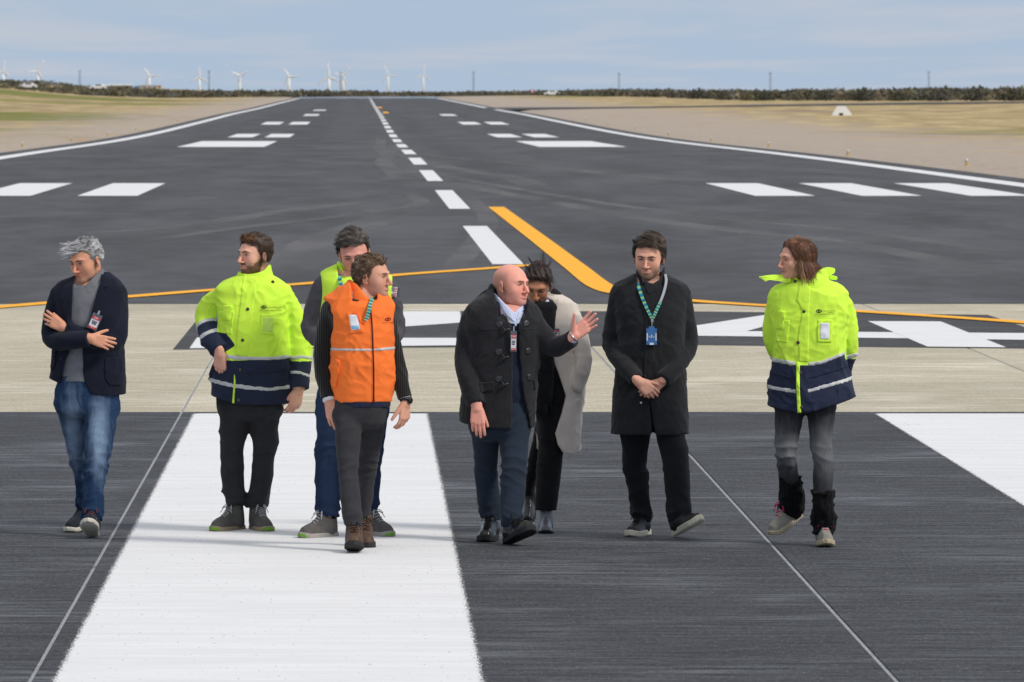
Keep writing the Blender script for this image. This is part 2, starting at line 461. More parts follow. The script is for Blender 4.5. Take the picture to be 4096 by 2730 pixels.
c1 = lambda pts: [(2680 + .6018 * x, 1180 + .6018 * y) for x, y in pts]
c2 = lambda pts: [(600 + .6018 * x, 1180 + .6018 * y) for x, y in pts]
flat_poly('marking_panel', c2([(165, 365), (372, 108)]) + c1([(175, 112), (1250, 125), (2100, 135), (2300, 200), (2700, 330), (2700, 362), (1500, 350), (190, 335)]), M_BLACK, .003, .02)
flat_poly('runway_number', c2([(262, 360), (312, 288), (2060, 291), (2110, 339)]), M_WHITE, .007, .03)
flat_poly('runway_number', c2([(1250, 240), (1480, 113), (2060, 113), (2075, 188), (1690, 215)]), M_WHITE, .007, .03)
flat_poly('runway_number', c1([(20, 234), (190, 205), (790, 113), (1000, 114), (500, 248), (20, 272)]), M_WHITE, .007, .03)
flat_poly('runway_number', c1([(30, 275), (500, 246), (1475, 253), (2353, 259), (2700, 262), (2800, 310), (2110, 301), (1590, 294)]), M_WHITE, .008, .02)
flat_poly('runway_number', c1([(1315, 180), (1800, 182), (2235, 355), (1710, 350)]), M_WHITE, .009, .03)

def ribbon(name, pts, wd, mat, dz=.012, fade=False, kind='structure'):
    pts = np.asarray(pts, float)
    t = np.linspace(0, len(pts) - 1, max(8, 8 * len(pts)))
    from_ = np.arange(len(pts))
    def cr(i):
        p = np.pad(pts[:, i], 1, mode='reflect', reflect_type='odd'); k = np.minimum(t.astype(int), len(pts) - 2); f = t - k
        a, b, c, d = p[k], p[k + 1], p[k + 2], p[k + 3]
        return .5 * (2 * b + (c - a) * f + (2 * a - 5 * b + 4 * c - d) * f**2 + (3 * b - a - 3 * c + d) * f**3)
    C = np.stack([cr(0), cr(1)], -1)
    T = np.gradient(C, axis=0); T /= np.linalg.norm(T, axis=1)[:, None]
    N = np.stack([T[:, 1], -T[:, 0]], -1)
    offs = (-wd / 2 - .03, -wd / 2 + .03, wd / 2 - .03, wd / 2 + .03)
    V = np.stack([np.concatenate([C + N * o, (prof(C[:, 1]) + dz)[:, None]], 1) for o in offs], 1).reshape(-1, 3)
    e = np.tile([0, 1, 1, 0], len(C)).astype(float)
    if fade: e = e * np.repeat(np.clip(np.minimum(np.arange(len(C)), np.arange(len(C))[::-1]) / 6, 0, 1), 4)
    i = np.arange(len(C) - 1)[:, None] * 4 + np.arange(3)[None]
    return tag(mk(name, V, np.stack([i, i + 1, i + 5, i + 4], -1).reshape(-1, 4), mat, attrs={'edge': e}), kind=kind)
dg = lambda pts: [((x * 1.7408 - VX) * (F * H / (y * 1.7408 - HY)) / F, F * H / (y * 1.7408 - HY)) for x, y in pts]
ribbon('taxi_guide_line', dg([(1140, 477), (1232, 546), (1318, 612), (1390, 664), (1480, 682), (1600, 694), (1770, 705), (1980, 718), (2353, 743), (2800, 780)]), .37, M_YEL, .013)
ribbon('taxi_guide_line', dg([(-300, 735), (0, 707), (300, 683), (490, 668), (720, 652), (920, 633), (1140, 617), (1222, 610)]), .37, M_YEL, .011)
for px, py in ((1519, 431), (1543, 451)):
    x, y = gpt(px, py); rect_mark('yellow_dash', x - .35, x + .35, y - 22, y + 22, M_YEL, .03)

# pale tyre arcs on the asphalt
def m_tyre():
    t = NT('tyre_scuff')
    e = t.attr('edge').outputs['Fac']
    n = t.noise(t.pos((.6, .08, 1)), 1.0, 3, .6)
    cov = t.math('MULTIPLY', t.math('MULTIPLY', t.rng(e, 0, 1), t.rng(n, .2, .7)), .6)
    t.base(lin(122, 122, 124), .9, .2)
    tr = t.n('ShaderNodeBsdfTransparent'); ms = t.n('ShaderNodeMixShader')
    t.l(cov, ms.inputs[0]); t.l(tr.outputs[0], ms.inputs[1]); t.l(t.b.outputs[0], ms.inputs[2]); t.l(ms.outputs[0], t.out.inputs[0])
    return t.m
M_TYRE = m_tyre()
for k, pts in enumerate([
        [(910, 365), (1010, 400), (1250, 445), (1600, 497), (1950, 530), (2353, 590)],
        [(900, 372), (1000, 412), (1250, 462), (1600, 520), (1950, 560), (2353, 640)],
        [(1150, 372), (1400, 400), (1640, 423)], [(930, 345), (1080, 365), (1350, 385)],
        [(880, 300), (872, 330), (890, 352), (880, 372), (905, 395), (925, 415)], [(900, 318), (930, 350), (1010, 380), (1180, 410), (1250, 440)],
        [(300, 560), (500, 530), (760, 500), (960, 470), (935, 440)], [(150, 540), (420, 520), (700, 480), (930, 455)],
        [(640, 640), (700, 580), (760, 545), (950, 480)], [(1020, 640), (1090, 560), (1120, 500), (1060, 440)]]):
    ribbon('tyre_scuff_mark', dg(pts), .42 + .25 * (k % 3), M_TYRE, .003, True)

ORD = ['first', 'second', 'third', 'fourth', 'fifth', 'sixth', 'seventh', 'eighth', 'ninth', 'tenth', 'eleventh', 'twelfth', 'thirteenth']
# ---- shrubland (one mass) and single shrubs in front of it
def foliage(cs, rad, hgt, n, size, rs):
    """leaf-clump quads spread through flattened domes: cs (k,3) bases"""
    k = len(cs)
    c = np.repeat(cs, n, 0); r = np.repeat(rad, n); h = np.repeat(hgt, n); m = k * n
    u = rs.normal(size=(m, 3)); u /= np.linalg.norm(u, axis=1)[:, None]
    q = rs.random(m) ** .45
    pos = c + np.stack([u[:, 0] * q * r, u[:, 1] * q * r, np.abs(u[:, 2]) * q * h + .05 * h], -1)
    s = size * (0.6 + .8 * rs.random(m)) * np.repeat(np.maximum(rad, .5), n)
    a = rs.normal(size=(m, 3)); a /= np.linalg.norm(a, axis=1)[:, None]
    b = np.cross(a, rs.normal(size=(m, 3))); b /= np.linalg.norm(b, axis=1)[:, None]
    V = np.stack([pos - a * s[:, None] - b * s[:, None] * .55, pos + a * s[:, None] * .2 - b * s[:, None] * .75,
                  pos + a * s[:, None] + b * s[:, None] * .5, pos - a * s[:, None] * .3 + b * s[:, None] * .8], 1).reshape(-1, 3)
    return V, np.arange(m * 4).reshape(-1, 4), np.repeat(np.arange(k), n * 4)
M_LEAF = vcol('shrub_leaves', .8, .15, 2.0, .25, 0)
rs = np.random.default_rng(3)
def scatter(n, x0, x1, ya, yb):
    fx = rs.random(n); px = x0 + (x1 - x0) * fx
    y = ya(px) + (yb(px) - ya(px)) * rs.random(n) ** 1.3
    X = (px - VX) * y / F
    return np.stack([X, y, terr(X, y) - .1], -1)
near_edge = lambda px: np.interp(px, [-60, 400, 900, 1500, 2000, 2500, 3000, 3500, 4160], [1500, 1560, 1760, 1925, 1925, 1620, 1230, 1120, 1085])
far_edge = lambda px: near_edge(px) * 1.0 + np.interp(px, [0, 1500, 2500, 4160], [500, 260, 380, 420])
Vs, Fs, Cs, off = [], [], [], 0
pal = np.array([lin(92, 90, 76), lin(110, 104, 88), lin(90, 90, 80), lin(122, 114, 98), lin(102, 101, 94), lin(110, 106, 80)])
for n, x0, x1, hm, q in ((1500, -60, 1500, 1.5, 24), (1200, 1400, 2500, 1.2, 24), (1000, 2400, 4160, 1.35, 40)):
    c = scatter(n, x0, x1, near_edge, far_edge)
    hh = hm * (.55 + .75 * rs.random(n)) * np.interp((c[:, 0] / c[:, 1]) * F + VX, [0, 350, 500], [.5, .6, 1.0]); rr = hh * (.8 + .7 * rs.random(n))
    V, Fc, own = foliage(c, rr, hh, q, .20, rs)
    cc = pal[rs.integers(0, len(pal), n)] * (.85 + .3 * rs.random(n))[:, None]
    Vs.append(V); Fs.append(Fc + off); Cs.append(cc[own] * (.88 + .24 * np.repeat(rs.random(len(Fc)), 4))[:, None]); off += len(V)
tag(mk('shrubland', np.concatenate(Vs), np.concatenate(Fs), M_LEAF, col=np.concatenate(Cs)), kind='stuff')
M_STEM = plain('shrub_stem', lin(84, 72, 58), .9)
for i_, (px, py, hh, ci) in enumerate(((2620, 398, 1.5, 0), (2690, 402, 1.3, 1), (2790, 404, 2.3, 2), (2890, 404, 1.6, 0), (2985, 408, 1.4, 5), (3060, 409, 2.0, 2), (3190, 411, 1.5, 1), (3300, 412, 1.9, 0), (3450, 409, 2.1, 2), (3600, 408, 1.8, 0), (3760, 407, 2.3, 4), (3900, 405, 2.2, 2), (4050, 403, 2.4, 0))):
    y = float(near_edge(px)) - 22; X = (px - VX) * y / F; z = float(terr(X, y)) - .05
    root = empty('shrub', (X, y, z))
    V, Fc, own = foliage(np.zeros((1, 3)), np.array([hh * .95]), np.array([hh]), 420, .085, rs)
    cc = pal[ci] * (.6 + .7 * np.repeat(rs.random(len(Fc)), 4))[:, None]
    mk('crown', V, Fc, M_LEAF, root, col=cc)
    mk('stem', *join([tube([(0, 0, 0), (.1 * math.cos(a), .1 * math.sin(a), hh * .3), (.35 * hh * math.cos(a), .35 * hh * math.sin(a), hh * .65)], [.04, .03, .012], 5) for a in (0.3, 1.9, 3.3, 4.9)]), M_STEM, root)
    tag(root, 'low olive shrub, %s from the left along the scrubland edge right of the runway' % ORD[i_], 'shrub', 'shrubs at the scrubland edge')

# ---- wind turbines on the horizon
M_TURB = plain('turbine_white', (.88, .88, .88), .5)
def turbine(px, py, ang, L, far, label):
    Y = 25000 * far; k = Y / F
    hub = unproj(px, py, Y); Lm = L * k
    root = empty('wind_turbine', (hub[0], Y, 0))
    hz = hub[2]
    mk('tower', *tube([(0, 0, 0), (0, 0, hz * .5), (0, 0, hz - 2)], np.array([4.6, 3.6, 2.5]) * 1.35, 12), M_TURB, root, True)
    mk('nacelle', *join([box((0, 5, hz), (5.0, 13, 5.2)), box((0, -1, hz), (4, 2, 4))]), M_TURB, root)
    mk('hub', *tube([(0, -6.5, hz), (0, -5.5, hz), (0, -2, hz)], [.6, 2.4, 2.6], 10), M_TURB, root, True)
    for j in range(3):
        a = math.radians(ang + 120 * j); d = np.array([math.sin(a), 0, math.cos(a)]); n = np.array([math.cos(a), 0, -math.sin(a)])
        V, Fc = [], []
        for t, c0 in ((.02, 1.5), (.1, 2.4), (.25, 3.6), (.5, 2.6), (.75, 1.8), (1.0, .5)):
            p = d * Lm * t + np.array([0, -4, hz])
            V += [p - n * c0 * .6 , p + np.array([0, -.5 * (1 - t) - .1, 0]), p + n * c0 * 1.4, p + np.array([0, .5 * (1 - t) + .1, 0])]
        for i in range(5):
            for q in range(4): Fc.append((i * 4 + q, i * 4 + (q + 1) % 4, i * 4 + 4 + (q + 1) % 4, i * 4 + 4 + q))
        Fc.append((20, 21, 22, 23))
        mk('blade', V, Fc, M_TURB, root, True)
    tag(root, label, 'wind turbine', 'wind turbines on the horizon')
for a in ((13, 286, 8, 46, 1.0, 'wind turbine cut by the left edge of the picture'),
          (152, 287, 27, 52, 1.0, 'wind turbine near the left edge with one blade pointing level left'),
          (598, 305, -34, 44, 1.15, 'wind turbine standing above the sheds, one blade level right'),
          (798, 310, 0, 46, 1.1, 'wind turbine with one blade straight up beside a dark pole'),
          (958, 305, -62, 44, 1.0, 'wind turbine with blades spread in a wide V'),
          (1156, 307, -32, 42, 1.0, 'wind turbine in front of the runway left edge, one blade level right'),
          (1316, 307, -5, 56, .95, 'tallest white wind turbine left of the runway centreline with a blade straight up'),
          (1373, 302, 42, 42, 1.05, 'wind turbine half hidden by a dark pole behind the tallest turbine'),
          (1553, 300, -24, 46, 1.5, 'faint wind turbine right of the centreline, blade up to the left'),
          (1694, 300, 7, 44, 1.6, 'faintest wind turbine, rightmost of the row')): turbine(*a)

# ---- power-line poles
M_POLE = plain('weathered_pole', lin(120, 124, 132), .9)
for i_, (px, top, bot) in enumerate(((319, 282, 345), (836, 282, 356), (1362, 289, 362), (1894, 286, 364), (2476, 291, 366), (3081, 289, 352), (3715, 284, 345))):
    Y = 3600; p = unproj(px, bot + 14, Y); hz = (bot + 14 - top) * Y / F
    root = empty('power_pole', (p[0], Y, p[2]))
    for s in (-.3, .3): mk('post', *tube([(s, 0, 0), (s, 0, hz)], [.15, .10], 8), M_POLE, root)
    mk('crossarm', *box((0, -.25, hz - .9), (1.5, .14, .16)), M_POLE, root)
    mk('brace', *join([tube([(-.3, 0, hz * .55), (.3, 0, hz * .72)], .05, 5)]), M_POLE, root)
    for s in (-.65, 0, .65): mk('insulator', *tube([(s, -.25, hz - .82), (s, -.25, hz - .4)], [.07, .05], 6), M_POLE, root)
    tag(root, 'slim grey twin-post power pole, %s from the left along the horizon' % ORD[i_], 'power pole', 'power poles along the horizon')

# ---- sheds, tank and container at the far left
M_SHED = plain('pale_sheet_metal', lin(196, 198, 200), .6); M_DK = plain('dark_opening', lin(60, 62, 66), .9)
M_BLUE = plain('blue_tank_plastic', lin(70, 140, 190), .5); M_WALLW = plain('off_white_wall', lin(198, 196, 190), .8); M_ORA = plain('ochre_wall', lin(196, 150, 110), .8)
def far_box(px0, px1, py0, py1, Y, depth):
    a = unproj(px0, py1, Y); b = unproj(px1, py0, Y)
    return (a[0] + b[0]) / 2, a[2], b[0] - a[0], b[2] - a[2]
x, z, wd, hh = far_box(405, 526, 338, 366, 3000, 6)
r = empty('open_shed', (x, 3000, z))
for sx in (-.47, -.16, .16, .47): mk('post', *box((wd * sx, -2.8, hh * .4), (.3, .3, hh * .8)), M_SHED, r)
mk('back_wall', *box((0, 3, hh * .4), (wd, .2, hh * .8)), M_DK, r)
mk('roof', [(-wd * .53, -3.4, hh * .72), (wd * .53, -3.4, hh * .8), (wd * .53, 3.4, hh), (-wd * .53, 3.4, hh * .92), (-wd * .53, -3.4, hh * .80), (wd * .53, -3.4, hh * .88), (wd * .53, 3.4, hh * 1.08), (-wd * .53, 3.4, hh)],
   [(0, 3, 2, 1), (4, 5, 6, 7), (0, 1, 5, 4), (1, 2, 6, 5), (2, 3, 7, 6), (3, 0, 4, 7)], M_SHED, r)
tag(r, 'low open shed with pale sheet roof on the left horizon', 'shed')
x, z, wd, hh = far_box(537, 560, 344, 366, 2980, 3)
r = empty('water_tank', (x, 2980, z))
mk('shell', *tube([(0, 0, 0), (0, 0, hh * .8), (0, 0, hh * .93)], [wd * .5, wd * .5, wd * .42], 16), M_BLUE, r, True)
mk('lid', *tube([(0, 0, hh * .93), (0, 0, hh)], [wd * .18, wd * .16], 12), M_BLUE, r, True)
tag(r, 'blue tank between the open shed and the long white building', 'tank')
x, z, wd, hh = far_box(562, 645, 341, 366, 2990, 5)
r = empty('site_building', (x, 2990, z))
mk('wall', *box((-wd * .08, 0, hh * .45), (wd * .84, 5, hh * .9)), M_WALLW, r); mk('end_wall', *box((wd * .42, .05, hh * .44), (wd * .155, 4.9, hh * .88)), M_ORA, r)
mk('roof', *box((0, 0, hh * .95), (wd * 1.04, 5.6, hh * .09)), M_SHED, r)
for sx in (-.3, -.05, .2): mk('window', *box((wd * sx, -2.52, hh * .55), (wd * .1, .06, hh * .28)), M_DK, r)
tag(r, 'long low off-white building with ochre end wall on the left horizon', 'building')

def car(px, py, Y, col, label, side=True):
    p = unproj(px, py, Y); root = empty('car', (p[0], Y, p[2]))
    mp_ = plain('car_paint', col, .3, .5)
    prof_ = [(-2.1, .35), (-2.15, .75), (-1.3, .95), (-.75, 1.45), (.9, 1.48), (1.7, 1.0), (2.1, .9), (2.15, .35)]
    V = [(a, s * (.85 if z < 1.2 else .66), z) for s in (-1, 1) for a, z in prof_]; n = len(prof_)
    mk('body', V, [tuple(range(n)), tuple(range(2 * n - 1, n - 1, -1))] + [(i, n + i, n + (i + 1) % n, (i + 1) % n) for i in range(n)], mp_, root)
    mk('window', *box((.1, -.80, 1.2), (1.5, .06, .35)), M_DK, root)
    for wx in (-1.35, 1.3):
        for s in (-.82, .82): mk('wheel', *tube([(wx, s - .1, .33), (wx, s + .1, .33)], .33, 14), M_DK, root)
    tag(root, label, 'car'); return root
car(2208, 384, 1790, lin(236, 238, 240), 'small white car parked at the far scrub right of the runway end')
car(112, 356, 1560, lin(226, 226, 228), 'pale car at the scrub edge by the left picture edge')
car(392, 360, 1700, lin(230, 232, 234), 'white car in front of the open shed on the left horizon')

# sign by the far scrub
p = unproj(2129, 385, 1750); r = empty('round_sign', tuple(p))
mk('post', *tube([(0, 0, 0), (0, 0, 1.1)], .05, 6), M_POLE, r); mk('disc', *tube([(0, -.06, 1.35), (0, -.1, 1.35)], .42, 20), plain('sign_red', lin(214, 70, 66), .5), r)
mk('face', *tube([(0, -.105, 1.35), (0, -.12, 1.35)], .27, 20), plain('sign_white', lin(238, 238, 238), .5), r)
tag(r, 'round red and white sign left of the small white car', 'sign')

# ---- white culvert headwall in the right-hand grass
x, y = gpt(3366, 461); z = float(terr(x, y)) - .05
r = empty('culvert_headwall', (x, y, z))
M_CW = plain('white_washed_concrete', lin(240, 241, 243), .8)
fr = [(-1.04, 0), (-.98, .16), (-.45, 1.0), (.42, 1.0), (1.06, .2), (1.06, 0)]
hole = [(-.28, 0), (-.28, .26), (.17, .26), (.17, 0)]
V = [(a, -.2, b) for a, b in fr] + [(a, .25, b) for a, b in fr] + [(a, -.2, b) for a, b in hole] + [(a, .2, b) for a, b in hole]
Fc = [(0, 1, 13, 12), (1, 2, 13), (2, 3, 14, 13), (3, 4, 14), (4, 5, 15, 14), (6, 11, 10, 9, 8, 7)] + [(i, i + 6, (i + 1) + 6, i + 1) for i in range(5)] + [(12, 13, 17, 16), (13, 14, 18, 17), (14, 15, 19, 18)]
mk('headwall', V, Fc, M_CW, r)
mk('pipe', *tube([(-.055, .12, .12), (-.055, 1.5, .12)], .2, 14), M_DK, r)
tag(r, 'white trapezoid culvert headwall with dark opening in the dry grass', 'culvert')

# ---- runway edge lights
M_LB = plain('yellow_fixture', lin(206, 168, 84), .5); M_LG = plain('frosted_glass', lin(196, 198, 198), .3, .5)
def edge_light(px, py, label):
    x, y = gpt(px, py); z = float(terr(x, y)) - .04
    r = empty('edge_light', (x, y, z)); r.scale = (.75, .75, .75)
    mk('base', *tube([(0, 0, 0), (0, 0, .03), (0, 0, .05)], [.14, .14, .09], 14), M_LB, r, True)
    mk('stem', *tube([(0, 0, .05), (0, 0, .2)], [.055, .06], 12), M_LB, r, True)
    mk('lens', *tube([(0, 0, .2), (0, 0, .26), (0, 0, .33), (0, 0, .36)], [.085, .09, .07, .025], 14), M_LG, r, True)
    tag(r, label, 'runway light', 'runway edge lights')
for i_, (px, py) in enumerate(((89, 586), (285, 563), (431, 542), (543, 521), (710, 484))):
    edge_light(px, py, 'small runway edge light on the left gravel shoulder, %s nearest' % ORD[i_])
for i_, (px, py) in enumerate(((2346, 480), (2432, 501), (2541, 516), (2673, 541), (2845, 564), (3075, 585), (3391, 620), (3866, 660))):
    edge_light(px, py, 'small runway edge light on the right gravel shoulder, %s nearest' % ORD[7 - i_])

# ================================================================== PEOPLE: signed-distance modelling
def smin(a, b, k):
    if k <= 0: return np.minimum(a, b)
    h = np.clip(.5 + .5 * (b - a) / k, 0, 1)
    return b + (a - b) * h - k * h * (1 - h)
def smax(a, b, k): return -smin(-a, -b, k)
def unit(v): v = np.asarray(v, float); return v / (np.linalg.norm(v) + 1e-12)
def catmull(P, n):
    """resample rows of P smoothly to n rows"""
    P = np.asarray(P, float); m = len(P)
    if m < 3: return np.stack([np.interp(np.linspace(0, m - 1, n), np.arange(m), P[:, i]) for i in range(P.shape[1])], 1)
    t = np.linspace(0, m - 1, n); k = np.minimum(t.astype(int), m - 2); f = (t - k)[:, None]
    Q = np.concatenate([[2 * P[0] - P[1]], P, [2 * P[-1] - P[-2]]])
    a, b, c, d = Q[k], Q[k + 1], Q[k + 2], Q[k + 3]
    return .5 * (2 * b + (c - a) * f + (2 * a - 5 * b + 4 * c - d) * f**2 + (3 * b - a - 3 * c + d) * f**3)

class Prim:
    def __init__(s, lo, hi, f): s.lo, s.hi, s.f = np.asarray(lo, float), np.asarray(hi, float), f
    def __call__(s, X, Y, Z): return s.f(X, Y, Z)

def loft(rows, n=2.2, top=True, bot=True, rot=0.0, grow=0.0):
    """rows (z, cx, cy, rx, ry): stack of superellipse sections"""
    R = np.asarray(sorted(rows, key=lambda r: r[0]), float)
    z0, z1 = R[0, 0], R[-1, 0]
    D = catmull(R, 12 * len(R)); o = np.argsort(D[:, 0]); D = D[o]
    D[:, 3:] = np.maximum(D[:, 3:], .008)
    cr, sr = math.cos(rot), math.sin(rot)
    def f(X, Y, Z):
        cx, cy, rx, ry = (np.interp(Z, D[:, 0], D[:, i]) for i in range(1, 5))
        rx = rx + grow; ry = ry + grow
        u, v = X - cx, Y - cy
        if rot: u, v = u * cr + v * sr, -u * sr + v * cr
        q = (np.abs(u / rx) ** n + np.abs(v / ry) ** n) ** (1 / n)
        d = (q - 1) * np.minimum(rx, ry)
        if top: d = np.maximum(d, Z - z1 - grow)
        if bot: d = np.maximum(d, z0 - grow - Z)
        return d
    m = max(R[:, 3].max(), R[:, 4].max()) * 1.1 + grow
    return Prim([R[:, 1].min() - m, R[:, 2].min() - m, z0 - .02], [R[:, 1].max() + m, R[:, 2].max() + m, z1 + .02], f)

def chain(P, r, cut=False, n=None, grow=0.0):
    """tapered limb along points P with radii r; cut: flat end"""
    A = np.concatenate([np.asarray(P, float), np.asarray(r, float)[:, None]], 1)
    if n is None: n = max(2, 5 * (len(P) - 1)) if len(P) > 2 else 2
    D = catmull(A, n) if len(P) > 2 else A
    D[:, 3] += grow
    e, ed = D[-1, :3], unit(D[-1, :3] - D[-2, :3])
    def f(X, Y, Z):
        d = None
        for i in range(len(D) - 1):
            a, b = D[i], D[i + 1]; ba = b[:3] - a[:3]; L2 = float(ba @ ba) + 1e-12
            x, y, z = X - a[0], Y - a[1], Z - a[2]
            t = np.clip((x * ba[0] + y * ba[1] + z * ba[2]) / L2, 0, 1)
            q = np.sqrt((x - t * ba[0])**2 + (y - t * ba[1])**2 + (z - t * ba[2])**2) - (a[3] + t * (b[3] - a[3]))
            d = q if d is None else np.minimum(d, q)
        if cut: d = np.maximum(d, (X - e[0]) * ed[0] + (Y - e[1]) * ed[1] + (Z - e[2]) * ed[2])
        return d
    m = D[:, 3].max()
    return Prim(D[:, :3].min(0) - m, D[:, :3].max(0) + m, f)

def ell(c, r, R=None):
    c, r = np.asarray(c, float), np.broadcast_to(np.asarray(r, float), (3,))
    def f(X, Y, Z):
        x, y, z = X - c[0], Y - c[1], Z - c[2]
        if R is not None: x, y, z = (x * R[0, i] + y * R[1, i] + z * R[2, i] for i in range(3))
        k0 = np.sqrt((x / r[0])**2 + (y / r[1])**2 + (z / r[2])**2)
        k1 = np.sqrt((x / r[0]**2)**2 + (y / r[1]**2)**2 + (z / r[2]**2)**2) + 1e-9
        return k0 * (k0 - 1) / k1
    m = r.max() if R is not None else r
    return Prim(c - m, c + m, f)

def placed(p, c, R, s=1.0):
    """prim p in a local frame -> person frame (x = c + s R q)"""
    c = np.asarray(c, float)
    def f(X, Y, Z):
        x, y, z = X - c[0], Y - c[1], Z - c[2]
        q = [(x * R[0, i] + y * R[1, i] + z * R[2, i]) / s for i in range(3)]
        return p.f(*q) * s
    co = np.array([[a, b, d] for a in (p.lo[0], p.hi[0]) for b in (p.lo[1], p.hi[1]) for d in (p.lo[2], p.hi[2])]) @ R.T * s + c
    return Prim(co.min(0), co.max(0), f)

def poly2(pts):
    """2-D polygon distance in the x-z plane"""
    P = np.asarray(pts, float); n = len(P)
    def f(X, Z):
        d = np.full(np.broadcast(X, Z).shape, 1e9); s = np.ones_like(d)
        for i in range(n):
            a, b = P[i], P[i - 1]; ex, ez = b - a; wx, wz = X - a[0], Z - a[1]
            t = np.clip((wx * ex + wz * ez) / (ex * ex + ez * ez + 1e-12), 0, 1)
            d = np.minimum(d, (wx - ex * t)**2 + (wz - ez * t)**2)
            c1, c2, c3 = Z >= a[1], Z < b[1], ex * wz > ez * wx
            s = np.where((c1 & c2 & c3) | (~c1 & ~c2 & ~c3), -s, s)
        return s * np.sqrt(d)
    return f

def axis(lo, hi, h, fine=()):
    """grid coordinates, step h, finer inside the given (lo, hi, step) intervals"""
    out = [lo]
    while out[-1] < hi:
        x = out[-1]; st = h
        for a, b, q in fine:
            if a - h < x < b: st = min(st, q if x >= a - q else max(q, a - x))
        out.append(x + st)
    return np.array(out)

